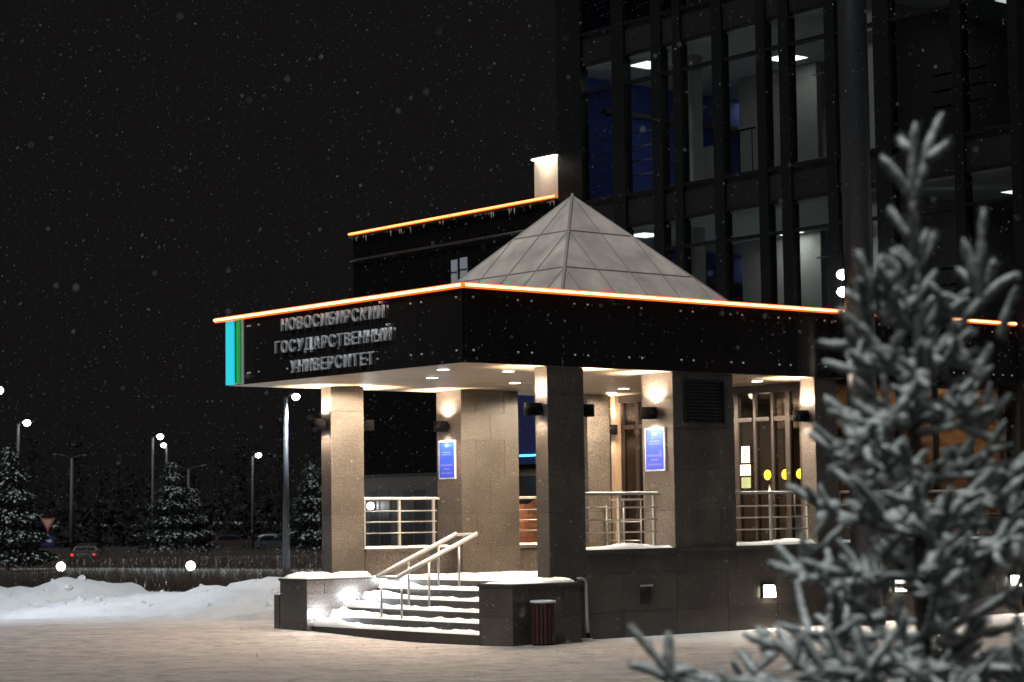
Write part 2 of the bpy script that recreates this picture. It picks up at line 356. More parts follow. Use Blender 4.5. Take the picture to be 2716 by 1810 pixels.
# ------------------------------------------------------------------ cladding helper
def clad(parent, x0, x1, y0, y1, z0, z1, courses, m, t=.03, gap=.0045, cols_x=1, cols_y=1, faces='xXyY', seed=0):
    """stone slabs on the sides of a block; courses = list of heights. Block core is the joint colour."""
    rnd = random.Random(seed)
    box('core', x0+t-.004, x1-t+.004, y0+t-.004, y1-t+.004, z0, z1-.002, 'joint', parent)
    zs = [z0]+list(courses)+[z1]
    for k in range(len(zs)-1):
        a, b = zs[k]+gap/2, zs[k+1]-gap/2
        j = lambda: rnd.uniform(-.0015, .0015)
        for f in faces:
            n = cols_x if f in 'yY' else cols_y
            lo, hi = (x0, x1) if f in 'yY' else (y0+t+.001, y1-t-.001)
            off = .5 if (k % 2 and n > 1) else 0
            cuts = [lo]+[lo+(hi-lo)*(q+off)/n for q in range(0 if off else 1, n) if 0 < (q+off)/n < 1]+[hi]
            for c0, c1 in zip(cuts, cuts[1:]):
                c0 += gap/2*(c0 > lo); c1 -= gap/2*(c1 < hi); d = j()
                if f == 'y': box('stone_slab', c0, c1, y0+d, y0+t+d, a, b, m, parent)
                elif f == 'Y': box('stone_slab', c0, c1, y1-t+d, y1+d, a, b, m, parent)
                elif f == 'x': box('stone_slab', x0+d, x0+t+d, c0, c1, a, b, m, parent)
                else: box('stone_slab', x1-t+d, x1+d, c0, c1, a, b, m, parent)

ZP = .82          # platform
ZS = 3.85         # soffit
COURSE = [1.256, 1.80, 2.40, 3.02, 3.46]

# ------------------------------------------------------------------ piers and pillars
def pier(name, label, x0, x1, y0, y1, z0=0.0, cols=1, seed=0, m='granite', faces='xXyY'):
    t = thing(name, label, 'pillar', ((x0+x1)/2, (y0+y1)/2, z0), 'granite pillars under the canopy')
    cs = ([.365, .92] if z0 < .3 else [])+COURSE
    clad(t, x0, x1, y0, y1, z0, ZS-.003, cs, m, cols_x=cols, seed=seed, faces=faces); return t
pier('granite_pillar', 'slim dark granite pillar at the near corner beside the steps', 1.472, 2.148, .004, .272, ZP, 1, 1)
pier('granite_pillar', 'slim lit granite pillar at the far left of the canopy', 1.472, 2.11, 5.33, 5.60, ZP, 1, 2)
pier('granite_pillar', 'wide granite pier with blue plaque behind the step handrail', 3.90, 5.12, 5.07, 5.74, ZP, 2, 3)
pier('granite_pillar', 'wide granite pier with louvre grille and blue plaque at front', 3.895, 5.15, .004, .672, 1.262, 2, 4)
pier('granite_pillar', 'slim granite pillar at front, right of the glass doors', 6.95, 7.456, .004, .30, 1.262, 1, 5)
pier('granite_pillar', 'slim granite pillar at the back, left of the glass doors', 6.88, 7.40, 5.30, 5.60, ZP, 1, 6)

# ------------------------------------------------------------------ platform, low walls, plinth
pf = box('platform', 1.78, 7.66, .05, 5.28, -.3, ZP-.012, 'step_stone'); tag(pf, 'raised stone entrance platform behind the steps', 'platform')
pfs = snow_strip('snow_cover', 1.80, 5.0, .32, 5.02, ZP-.006, .018, pf, 3, 60, 60, rag=.8)

pl = thing('plinth_wall', 'brown granite plinth wall with ledge running right from the steps', 'wall', (2.15, 0, 0))
box('core', 2.176, 12.0, .03, .30, -.3, 1.20, 'joint', pl)
rnd = random.Random(3)
for (za, zb, first) in ((-.3, .365, 4.953), (.365, .92, 4.953), (.92, 1.205, 4.1)):
    xs = [2.15]; x = first
    while x > 3.1: x -= 1.05
    while x < 11.9:
        if x > 2.5: xs.append(x)
        x += 1.05
    xs.append(12.0)
    for a, b in zip(xs, xs[1:]):
        d = rnd.uniform(-.002, .002)
        box('stone_slab', a+.003, b-.003, d, .03+d, za+.003, zb-.003, 'granite_dark', pl)
for a, b in ((2.15, 3.892), (3.895, 5.15), (5.153, 6.947), (6.95, 7.456), (7.459, 12.0)):
    box('ledge', a, b, -.035, .30, 1.206, 1.26, 'granite_dark', pl)
def heap(cx, wd, hh):
    return lambda x, y: hh*math.exp(-((x-cx)/wd)**2)
snow_strip('snow_cover', 2.16, 3.885, -.03, .25, 1.26, .035, pl, 1, extra=heap(3.0, .35, .05))
snow_strip('snow_cover', 5.16, 6.94, -.03, .25, 1.26, .05, pl, 2, extra=heap(6.4, .3, .04))
snow_strip('snow_cover', 7.47, 11.9, -.03, .25, 1.26, .045, pl, 4)

bl = thing('low_wall', 'low stone wall with ledge along the back of the platform', 'wall', (2.1, 5.4, ZP))
clad(bl, 2.113, 3.897, 5.32, 5.56, ZP, 1.20, [1.0], 'granite', cols_x=2, faces='y', seed=8)
clad(bl, 5.123, 6.877, 5.32, 5.56, ZP, 1.20, [.95, 1.08], 'granite', cols_x=2, faces='y', seed=9)
for a, b in ((2.113, 3.897), (5.123, 6.877)):
    box('ledge', a, b, 5.28, 5.60, 1.20, 1.255, 'granite', bl)
    snow_strip('snow_cover', a+.01, b-.01, 5.285, 5.55, 1.255, .035, bl, a)

# ------------------------------------------------------------------ steps with flank walls
st = thing('entrance_steps', 'snowy stone entrance steps between two flank walls', 'steps', (.28, 2.1, 0))
ZT = [.135, .265, .395, .53, .665]
for i in range(5):
    x0 = .28+.3*i; ya, yb = .003, 4.147
    s = box('step', x0, 1.78-.002 if i == 4 else x0+.298, ya, yb, -.3, ZT[i], 'step_stone', st)
    nose = box('nosing', x0-.02, x0+.06, ya, yb, ZT[i]+.0, ZT[i]+.012, 'step_stone', s)
    def ex(x, y, i=i):
        e = smooth(2.7+.12*i, 4.1, y)
        return e*(.11+.03*math.sin(i*2.1))*(0.6+.6*noise.noise(Vector((x*4, y*2.2, i))))*1.0+.03*smooth(.0, 1, noise.noise(Vector((x*8, y*5, i*3.1))))
    snow_strip('snow_cover', x0-.012, x0+.30, ya+.02, yb-.02, ZT[i]+.012, .036, s, i*5, 8, 60, extra=ex, rag=.6)

fr = thing('flank_wall', 'dark granite flank wall right of the steps behind the bin', 'wall', (.2, -.36, 0), 'walls flanking the steps')
clad(fr, .20, 1.40, -.72, 0.0, -.3, .815, [.40], 'granite_dark', cols_x=2, seed=11)
box('coping', .18, 1.42, -.74, .0, .815, .85, 'granite_dark', fr)
snow_strip('snow_cover', .2, 1.39, -.72, -.02, .85, .02, fr, 7, extra=lambda x, y: .035*smooth(.7, 1.0, x)*smooth(1.5, 1.3, x)*(1+noise.noise(Vector((x*14, y*14, 0)))))
fl = thing('flank_wall', 'granite flank wall left of the steps lit by step lights', 'wall', (.2, 4.5, 0), 'walls flanking the steps')
clad(fl, .20, 1.47, 4.15, 4.88, -.2, .815, [.22, .42, .62], 'granite', cols_x=2, seed=12)
box('coping', .18, 1.47, 4.13, 4.90, .815, .85, 'granite_dark', fl)
snow_strip('snow_cover', .19, 1.46, 4.14, 4.89, .85, .035, fl, 9, extra=lambda x, y: .06*math.exp(-((x-.55)/.2)**2)+.05*math.exp(-((x-1.3)/.2)**2))
box('low_block', .20, .9, 4.905, 5.05, -.2, .60, 'granite_dark', fl)
snow_strip('snow_cover', .2, .9, 4.91, 5.045, .60, .02, fl, 10)
cw = box('platform_side', 1.47, 1.78, 4.15, 5.325, -.2, ZP-.01, 'granite'); cw.parent = pf; cw.location = Vector((1.625, 4.7375, (-.2+ZP-.01)/2))-WLOC[pf.name]
cw2 = box('platform_side', 1.545, 2.148, -.0, .05, -.2, ZP-.004, 'granite_dark', pf)

# step lights
for i, (sx_, lab) in enumerate(((0, 'lowest step light glowing on the left flank wall'), (2, 'middle step light glowing on the left flank wall'), (4, 'topmost step light glowing on the left flank wall'))):
    x = .28+.3*sx_+.12; z = ZT[sx_]+.15
    t = thing('step_light', lab, 'lamp', (x, 4.148, z), 'step lights on the flank wall')
    box('housing', x-.07, x+.07, 4.125, 4.149, z-.035, z+.045, 'steel', t)
    box('lens', x-.055, x+.055, 4.116, 4.1245, z-.025, z+.03, 'lens_cool', t)
    light('glow', 'POINT', (x, 4.0, z+.03), 22, (.78, .88, 1), t, size=.04)

# ------------------------------------------------------------------ stair handrail
hr = thing('stair_handrail', 'double steel handrail rising along the middle of the steps', 'handrail', (.6, 2.6, .135))
def hrx(t): return .52+(2.0-.52)*t
def hrz(t): return .885+(1.485-.885)*t
for k, Y in enumerate((2.30, 2.80)):
    r_ = tube('rail', [(hrx(0), Y, hrz(0)), (hrx(1), Y, hrz(1))], .026, 'rail', hr, 10)
    tube('snow_cover', [(hrx(0), Y, hrz(0)+.024), (hrx(.3), Y, hrz(.3)+.028), (hrx(.7), Y, hrz(.7)+.026), (hrx(1), Y, hrz(1)+.024)], .020, 'snow', r_, 8)
    for X, zf in ((.60, .14), (1.10, .40), (1.66, .67)):
        tt = (X-hrx(0))/(hrx(1)-hrx(0)); tube('post', [(X, Y, zf), (X, Y, hrz(tt)-.02)], .018, 'steel', hr, 8)
for tt in (0, 1): tube('cross_rail', [(hrx(tt), 2.30, hrz(tt)), (hrx(tt), 2.80, hrz(tt))], .024, 'rail', hr, 10)

# ------------------------------------------------------------------ railings in the openings
def railing(label, x0, x1, y, endret=None, posts=3, z0=1.26):
    t = thing('railing', label, 'railing', ((x0+x1)/2, y, z0), 'steel railings between the pillars')
    tr = box('top_rail', x0, x1, y-.03, y+.03, 2.035, 2.068, 'rail', t)
    snow_strip('snow_cover', x0+.005, x1-.005, y-.028, y+.028, 2.068, .014, tr, x0, 30, 4)
    px = [x0+.05+(x1-x0-.16)*k/(posts-1) for k in range(posts)]
    for X in px: box('post', X-.018, X+.018, y-.02, y+.02, z0, 2.034, 'rail', t)
    for z in (1.50, 1.68, 1.855):
        b = tube('bar', [(x0, y-.032, z), (x1-.07, y-.032, z)], .011, 'rail', t, 6)
    return t
railing('steel railing on front ledge between corner pillar and louvre pier', 2.152, 3.68, .11)
railing('steel railing on front ledge before the glass doors', 5.153, 6.946, .11, posts=3)
railing('steel railing at the back left of the handrail top', 2.115, 3.68, 5.42)
railing('steel railing at the back before the orange brick wall', 5.125, 6.876, 5.42)
railing('steel railing on front ledge right of the doors, behind the spruce', 7.46, 11.8, .06, posts=5)

t = thing('railing', 'short thin steel railing inside the porch beside the back pillar', 'railing', (7.15, 4.7, ZP), 'steel railings between the pillars')
tr = box('top_rail', 7.13, 7.17, 4.22, 5.18, 1.985, 2.02, 'steel', t)
for y in (4.26, 4.70, 5.14): tube('post', [(7.15, y, ZP), (7.15, y, 1.985)], .014, 'steel', t, 8)
for z in (1.30, 1.62): tube('bar', [(7.118, 4.24, z), (7.118, 5.16, z)], .011, 'steel', t, 6)
# ------------------------------------------------------------------ canopy
cn = thing('entrance_canopy', 'flat dark entrance canopy edged with glowing orange light tubes', 'canopy', (6, 3, ZS))
box('roof_slab', .03, 11.98, .03, 6.03, 3.90, 4.78, 'black', cn)
sy = .04
while sy < 6.0:
    box('soffit_panel', .012, 7.68, sy, min(sy+.598, 6.05)-.004, ZS, ZS+.045, 'soffit', cn); sy += .6
PIT = 1.043
def clips(p, u0, u1, face):
    for u in (u0+.125, u1-.125):
        for z in (4.02, 4.748):
            if face == 'y': c = tube('clip', [(u, -.012, z), (u, -.028, z)], .015, 'stud', p, 8)
            else: c = tube('clip', [(-.012, u, z), (-.028, u, z)], .015, 'stud', p, 8)
u = .02
while u < 11.9:
    e = min(u+PIT, 11.99); q = box('fascia_panel', u+.002, e-.002, -.012, .012, 3.853, 4.868, 'fascia', cn); clips(q, u, e, 'y'); u += PIT
u = .02
while u < 5.5:
    e = min(u+PIT, 5.545); q = box('fascia_panel', -.012, .010, u+.002, e-.002, 3.853, 4.868, 'fascia', cn)
    clips(q, u, e, 'x'); u += PIT
box('grey_strip', -.014, .012, 5.575, 5.62, 3.87, 4.868, 'greystrip', cn)
box('green_strip', -.015, .012, 5.68, 5.765, 3.87, 4.868, 'green', cn)
box('cyan_strip', -.018, .012, 5.85, 6.07, 3.866, 4.868, 'cyan', cn)
box('coping', -.008, 11.99, -.008, 6.10, 4.870, 4.885, 'coping', cn)
random.seed(4)
u = -.03
while u < 11.9:
    e = min(u+1.04, 11.97); q = tube('light_tube', [(u+.006, -.066, 4.908), (e-.006, -.066, 4.908)], .019, 'led', cn, 8); tube('halo', [(u, -.030, 4.906), (e, -.030, 4.906)], .041, 'led_halo', q, 10); u += 1.04
u = -.03
while u < 6.3:
    e = min(u+1.04, 6.34); q = tube('light_tube', [(-.066, u+.006, 4.908), (-.066, e-.006, 4.908)], .019, 'led', cn, 8); tube('halo', [(-.030, u, 4.906), (-.030, e, 4.906)], .041, 'led_halo', q, 10); u += 1.04
# recessed downlights seen on the soffit
DL = [(838, 883), (993, 867), (1018, 848), (1168, 852), (1183, 879), (1740, 875), (1725, 893), (1405, 902)]
DLP = [onZ(x*1.1543, y*1.1543, ZS) for x, y in DL]
DLP += [Vector((6.2, 1.6, ZS)), Vector((6.2, 3.6, ZS))]
for p in DLP:
    if p.x < .2 or p.y > 5.9 or p.y < .1: p = Vector((max(.4, p.x), min(5.6, max(.35, p.y)), ZS))
    q = cyl('downlight', (p.x, p.y, ZS-.012), .10, .0115, 'steel', cn, 20)
    cyl('lens', (p.x, p.y, ZS-.0155), .085, .003, 'lens_warm', q, 20)
    light('beam', 'SPOT', (p.x, p.y, ZS-.03), 400, (1, .79, .57), q, spot=176, blend=.25, direction=(0, 0, -1), size=.08)

# pyramid skylight
sk = thing('pyramid_skylight', 'frosted pyramid skylight rising from the canopy roof', 'skylight', (4.78, 3.2, 4.79))
AP = Vector((4.78, 3.2, 6.91)); HB = 2.06; ZB = 4.83
def clip_poly(poly, a, b, c):   # keep a*u+b*v<=c
    out = []
    for i in range(len(poly)):
        p, q = poly[i], poly[(i+1) % len(poly)]; fp = a*p[0]+b*p[1]-c; fq = a*q[0]+b*q[1]-c
        if fp <= 0: out.append(p)
        if fp*fq < 0: t = fp/(fp-fq); out.append((p[0]+(q[0]-p[0])*t, p[1]+(q[1]-p[1])*t))
    return out
for d in ((-1, 0), (0, -1), (1, 0), (0, 1)):
    n2 = Vector((d[0], d[1], 0)); tdir = Vector((-d[1], d[0], 0)); mid = Vector((AP.x, AP.y, ZB))+n2*HB
    sl = AP-mid; L = sl.length; sdir = sl/L; nrm = tdir.cross(sdir).normalized()
    if nrm.z < 0: nrm = -nrm
    P3 = lambda u, v, o=0.0: mid+tdir*u+sdir*v+nrm*o
    rows = [0, L*.34, L*.67, L]; cols = [-HB+HB*2*k/6 for k in range(7)]
    for r_ in range(3):
        for c_ in range(6):
            poly = [(cols[c_]+.02, rows[r_]+.02), (cols[c_+1]-.02, rows[r_]+.02), (cols[c_+1]-.02, rows[r_+1]-.02), (cols[c_]+.02, rows[r_+1]-.02)]
            poly = clip_poly(poly, L, HB, HB*L-.03*L); poly = clip_poly(poly, -L, HB, HB*L-.03*L) if poly else poly
            if len(poly) < 3: continue
            c0 = P3(*poly[0]); k = len(poly)
            vs = [P3(u, v, .012)-c0 for u, v in poly]+[P3(u, v, 0)-c0 for u, v in poly]
            fs = [tuple(range(k)), tuple(range(2*k-1, k-1, -1))]+[(i, i+k, (i+1) % k+k, (i+1) % k) for i in range(k)]
            put('pane', mesh('pane', vs, fs, 'skylight'), c0, sk)
    for v in rows[1:3]:
        hw = HB*(1-v/L); tube('rib', [P3(-hw, v, -.005), P3(hw, v, -.005)], .018, 'rib', sk, 4, False)
    for u in cols[1:6]:
        v1 = L*(1-abs(u)/HB); tube('rib', [P3(u, 0, -.005), P3(u, v1, -.005)], .018, 'rib', sk, 4, False)
    tube('hip_rib', [Vector((AP.x+(d[0]-d[1])*HB, AP.y+(d[1]+d[0])*HB, ZB)), AP], .026, 'rib', sk, 6)
    box_m = P3(0, 0)
    tube('sill', [P3(-HB, 0), P3(HB, 0)], .04, 'rib', sk, 4, False)
cyl('finial', AP, .02, .05, 'stud', sk, 8)
# inner cone keeps the roof closed
vs = [(-HB+.05, -HB+.05, 0), (HB-.05, -HB+.05, 0), (HB-.05, HB-.05, 0), (-HB+.05, HB-.05, 0), (0, 0, AP.z-ZB-.06)]
put('inner_shell', mesh('inner', vs, [(0, 1, 4), (1, 2, 4), (2, 3, 4), (3, 0, 4), (3, 2, 1, 0)], 'rib'), (AP.x, AP.y, ZB), sk)

# lettering on the left fascia: every letter is its own piece
lt = thing('letter_sign', 'three lines of raised steel Cyrillic letters on the black fascia', 'sign', (-.03, 3.1, 4.35))
LM = {}
def letter_mesh(ch):
    if ch in LM: return LM[ch]
    cu = bpy.data.curves.new('letter', 'FONT'); cu.body = ch; cu.size = 1; cu.extrude = .07; cu.resolution_u = 3
    o = bpy.data.objects.new('tmp', cu); COL.objects.link(o); bpy.context.view_layer.update()
    me = bpy.data.meshes.new_from_object(o.evaluated_get(bpy.context.evaluated_depsgraph_get()))
    bpy.data.objects.remove(o); xs = [v.co.x for v in me.vertices]; ys = [v.co.y for v in me.vertices]
    # local: x -> -Y world, y -> Z world, z -> -X world
    x0 = min(xs)
    for v in me.vertices: v.co = Vector((-v.co.z, -(v.co.x-x0), v.co.y))
    me.materials.clear(); me.materials.append(M['letter']); LM[ch] = (me, max(xs)-x0); return LM[ch]
cap = max(v.co.z for v in letter_mesh('Н')[0].vertices)
for line, ya, yb, zb in (('НОВОСИБИРСКИЙ', 4.42, 1.79, 4.600), ('ГОСУДАРСТВЕННЫЙ', 4.595, 1.62, 4.268), ('УНИВЕРСИТЕТ', 4.18, 2.045, 3.950)):
    ws = [letter_mesh(c)[1] for c in line]; s = .185/cap; tot = sum(ws)*s; gap = ((ya-yb)-tot)/(len(line)-1); sxy = 1.0
    if gap < .03: sxy = ((ya-yb)-.035*(len(line)-1))/tot; gap = .035
    y = ya
    for c, wd in zip(line, ws):
        o = put('letter', letter_mesh(c)[0], (-.045, y, zb), lt); o.scale = (s*1.1, s*sxy, s); y -= wd*s*sxy+gap

# ------------------------------------------------------------------ wall sconces, plaques, grille
def sconce(label, x, y, side, power=1.0):
    # drum lamp on a face pointing -X (side -1) or +X (side 1)
    cx = x+side*.155
    t = thing('wall_sconce', label, 'lamp', (cx, y, 3.16), 'drum sconces on the pillars')
    # drum shell: open tube
    n = 24; vs = []; fs = []
    for (r_, z) in ((.125, 0), (.125, .17), (.115, .17), (.115, 0)):
        for j in range(n): a = 2*math.pi*j/n; vs.append((r_*math.cos(a), r_*math.sin(a), z))
    for k in range(4):
        for j in range(n): q = (j+1) % n; k2 = (k+1) % 4; fs.append((k*n+j, k*n+q, k2*n+q, k2*n+j))
    put('drum', mesh('drum', vs, fs, 'dark_metal', True), (cx, y, 3.16), t)
    box('bracket', min(x+side*.002, cx-side*.12), max(x+side*.002, cx-side*.12), y-.04, y+.04, 3.20, 3.29, 'dark_metal', t)
    cyl('lens', (cx, y, 3.185), .112, .004, 'lens_violet', t, 24); cyl('lens', (cx, y, 3.315), .112, .004, 'lens_violet', t, 24)
    light('beam', 'SPOT', (cx, y, 3.183), 125*power, (1, .80, .60), t, spot=120, blend=.6, direction=(-side*.12, 0, -1), size=.05)
    light('beam', 'SPOT', (cx, y, 3.322), 330*power, (1, .80, .60), t, spot=130, blend=.6, direction=(-side*.12, 0, 1), size=.05)
sconce('drum sconce on the outer face of the far left pillar', 1.47, 5.47, -1)
sconce('drum sconce on the inner face of the far left pillar', 2.112, 5.47, 1, .8)
sconce('drum sconce left of the near corner pillar', 1.47, .14, -1, .55)
sconce('drum sconce right of the near corner pillar', 2.15, .14, 1)
sconce('drum sconce over the blue plaque behind the handrail', 3.90, 5.42, -1)
sconce('drum sconce over the blue plaque on the louvre pier', 3.893, .36, -1)
sconce('drum sconce on the front pillar right of the doors', 6.948, .16, -1)
sconce('drum sconce on the back pillar left of the doors', 7.402, 5.45, 1, .6)

def plaque(label, x, ya, yb, za, zb):
    t = thing('wall_plaque', label, 'sign', (x, (ya+yb)/2, za), 'blue plaques on the piers')
    box('frame', x-.032, x-.003, ya, yb, za, zb, 'sign_frame', t)
    p = box('board', x-.037, x-.0325, ya+.022, yb-.022, za+.022, zb-.022, 'sign_blue', t)
    h = zb-za; c = (ya+yb)/2
    rows = [(.86, .10, .05, 0)]+[(.69, .22, .018, 0), (.63, .26, .018, 0), (.36, .32, .035, 1), (.26, .16, .03, 1), (.15, .30, .03, 1)]
    for f, wd, hh, kind in rows:
        # a line of small strokes, too fine to read in the photo
        n = max(3, int(wd/.022)); 
        for k in range(n):
            yy = c-wd/2+wd*(k+.5)/n; box('print_stroke', x-.0385, x-.0372, yy-.007, yy+.007, za+f*h-hh/2, za+f*h+hh/2, 'sign_text_red' if kind else 'sign_text', p)
plaque('blue plaque in white frame on the pier behind the handrail', 3.90, 5.21, 5.65, 2.375, 3.013)
plaque('blue plaque in white frame on the front louvre pier', 3.895, .165, .59, 2.389, 3.027)

lv = thing('louvre_grille', 'dark slatted louvre grille high on the front pier', 'grille', (4.52, -.02, 3.1))
for a, b, c, d in ((4.10, 4.94, 3.09, 3.115), (4.10, 4.94, 3.72, 3.745), (4.10, 4.125, 3.115, 3.72), (4.915, 4.94, 3.115, 3.72)): box('frame', a, b, -.03, .001, c, d, 'black', lv)
for k in range(12): z = 3.125+k*.05; box('slat', 4.125, 4.915, -.022, .0, z, z+.026, 'mullion', lv)
vg = thing('wall_vent', 'small dark square vent on the plinth wall', 'vent', (3.27, -.01, .47))
box('back', 3.17, 3.38, -.012, -.003, .47, .73, 'black', vg); box('hood', 3.16, 3.39, -.04, -.0125, .715, .74, 'pipe', vg)
for k in range(5): box('slat', 3.18, 3.37, -.02, -.0125, .49+k*.045, .50+k*.045, 'mullion', vg)
def boxlamp(label, x, z, p=1):
    t = thing('bulkhead_lamp', label, 'lamp', (x, -.03, z), 'box lamps on the plinth wall')
    box('housing', x-.13, x+.13, -.03, -.003, z-.01, z+.21, 'dark_metal', t)
    vs = [(-.11, 0, 0), (.11, 0, 0), (.11, 0, .18), (-.11, 0, .18), (-.09, -.07, .0), (.09, -.07, .0), (.11, -.03, .15), (-.11, -.03, .15)]
    put('lens', mesh('lens', vs, [(3, 2, 1, 0), (4, 5, 6, 7), (0, 1, 5, 4), (1, 2, 6, 5), (2, 3, 7, 6), (3, 0, 4, 7)], 'lens_warm'), (x, -.0305, z), t)
    light('beam', 'SPOT', (x, -.13, z+.06), 120*p, (1, .76, .62), t, spot=150, blend=.5, direction=(0, -.75, -.6), size=.06)
boxlamp('glowing box lamp low on the plinth wall left of the spruce', 5.79, .476)
boxlamp('glowing box lamp low on the plinth wall at far right', 11.75, .45, 1.3)
boxlamp('box lamp on the plinth wall half hidden by the spruce', 8.8, .46, .9)

dp = thing('drain_pipe', 'thin grey bent pipe against the plinth beside the bin', 'pipe', (2.09, -.06, 0))
tube('pipe', [(1.93, -.05, .865), (2.0, -.05, .865), (2.045, -.05, .855), (2.075, -.05, .83), (2.09, -.05, .79), (2.10, -.05, .3), (2.11, -.05, .10)], .022, 'pipe', dp, 10)
tube('shoe', [(2.11, -.05, .10), (2.11, -.06, .02)], .03, 'dark_metal', dp, 8); box('foot', 1.92, 2.14, -.12, -.02, .0, .03, 'pipe', dp)

# ------------------------------------------------------------------ litter bin
bx, by = .55, -.93; bzz = .03
bn = thing('litter_bin', 'dark red slatted litter bin with snowy rim before the flank wall', 'bin', (bx, by, bzz))
cyl('base', (bx, by, bzz), .15, .03, 'dark_metal', bn, 18); cyl('liner', (bx, by, bzz+.03), .135, .53, 'black', bn, 18)
for k in range(18):
    a = 2*math.pi*k/18; c, s = math.cos(a), math.sin(a); v = []
    for z in (.03, .57):
        for r_, h in ((.145, -.021), (.163, -.021), (.163, .021), (.145, .021)): v.append((c*r_-s*h, s*r_+c*h, z))
    put('slat', mesh('slat', v, BF, 'bin_red'), (bx, by, bzz), bn)
vs, fs = [], []
for (r_, z) in ((.175, .57), (.175, .60), (.13, .605), (.13, .57)):
    for j in range(20): a = 2*math.pi*j/20; vs.append((r_*math.cos(a), r_*math.sin(a), z))
for k in range(4):
    for j in range(20): q = (j+1) % 20; k2 = (k+1) % 4; fs.append((k*20+j, k*20+q, k2*20+q, k2*20+j))
put('rim', mesh('rim', vs, fs, 'snow', True), (bx, by, bzz), bn)

# ------------------------------------------------------------------ glass doors and lobby
XD = 7.70
dw = thing('glass_entrance', 'brown framed glass entrance doors with yellow discs', 'doors', (XD, 2.8, ZP))
ys = [.31, .52, .98, 1.26, 1.62, 2.02, 2.42, 2.98, 3.6, 4.25, 4.9, 5.28]
for k, y in enumerate(ys): box('mullion', XD, XD+.09, y, y+(.10 if k % 3 == 0 else .06), ZP, 3.75, 'door_frame', dw)
for a, b in zip(ys, ys[1:]):
    box('transom', XD+.01, XD+.08, a+.1, b, 3.25, 3.32, 'door_frame', dw)
    pn = box('pane', XD+.035, XD+.042, a+.1, b, ZP+.06, 3.25, 'glass_door', dw); box('pane', XD+.035, XD+.042, a+.1, b, 3.32, 3.72, 'glass_door', dw)
box('head', XD-.01, XD+.10, .31, 5.38, 3.72, 3.845, 'door_frame', dw)
for y in (1.81, 1.41, 1.08):
    v, f = tube_geo([(0, 0, 0), (-.004, 0, 0)], [.085, .085], 20); put('yellow_disc', mesh('disc', v, f, 'yellow'), (XD+.034, y, 2.365), dw)
for y in (1.70, 1.15): tube('handle', [(XD-.04, y, 1.7), (XD-.04, y, 2.2)], .015, 'steel', dw, 8)
def poster(label, ca, cb, m):
    a = onX(1900+ca[0]*.3188, 960+ca[1]*.3188, XD-.06); b = onX(1900+cb[0]*.3188, 960+cb[1]*.3188, XD-.06)
    t = thing('notice_sheet', label, 'notice', (XD-.02, (a.y+b.y)/2, b.z), 'notices beside the doors')
    box('sheet', XD-.012, XD-.004, b.y, a.y, b.z, a.z, m, t); return t, a, b
t, a, b = poster('tall white notice with a black arrow beside the doors', (190, 705), (260, 840), 'paper')
cyy = (a.y+b.y)/2; zz = (a.z+b.z)/2
tube('arrow', [(XD-.0145, cyy+.03, zz-.04), (XD-.0145, cyy-.02, zz+.06)], .009, 'black', t, 4, False); tube('arrow', [(XD-.0145, cyy+.035, zz+.06), (XD-.0145, cyy-.03, zz+.065)], .009, 'black', t, 4, False)
t, a, b = poster('white printed notice below the arrow notice', (180, 858), (268, 945), 'paper')
for k in range(4): z = b.z+(a.z-b.z)*(.25+.16*k); box('print_stroke', XD-.0145, XD-.0125, b.y+.05, a.y-.05, z, z+.018, 'paper_print', t)
poster('olive green notice at the bottom of the three notices', (190, 962), (270, 1050), 'paper_green')

lb = thing('entrance_lobby', 'warm lit lobby behind the doors with brown back wall', 'room', (9.8, 2.8, ZP))
box('floor', XD, 12.04, .31, 5.55, ZP-.25, ZP-.01, 'lobby_floor', lb); box('ceiling', XD+.1, 12.04, .31, 5.5, 3.78, 3.84, 'lobby_ceiling', lb)
box('back_wall', XD, 12.04, 5.5, 5.6, ZP, 3.84, 'lobby_wall', lb); box('end_wall', 11.9, 12.04, .31, 5.5, ZP, 3.78, 'lobby_wall', lb)
box('bulkhead', 9.2, 11.9, 2.2, 3.0, 3.2, 3.78, 'lobby_ceiling', lb)
for i, (x, y) in enumerate(((8.5, 1.1), (8.5, 2.6), (8.5, 4.2), (10.4, 1.1), (10.6, 4.0))):
    q = cyl('downlight', (x, y, 3.772), .12, .0075, 'lens_lobby', lb, 18); light('beam', 'SPOT', (x, y, 3.75), 6, (1, .78, .5), q, spot=160, blend=.7, direction=(0, 0, -1), size=.1)
light('lobby_fill', 'POINT', (11.1, 1.2, 3.1), 34, (1, .70, .38), lb, size=.2)  # unseen point light added to brighten the lobby ceiling
gw = thing('lobby_window', 'glazed lobby front above the plinth, behind the spruce', 'window', (9.7, .2, 1.26))
xs = [7.46, 8.3, 9.2, 10.1, 11.0, 11.93]
for x in xs: box('mullion', x, x+.06, .20, .29, 1.27, 3.84, 'door_frame', gw)
for a, b in zip(xs, xs[1:]):
    box('pane', a+.06, b, .24, .248, 1.27, 3.3, 'glass_door', gw); box('pane', a+.06, b, .24, .248, 3.36, 3.84, 'glass_door', gw); box('transom', a+.06, b, .21, .28, 3.3, 3.36, 'door_frame', gw)

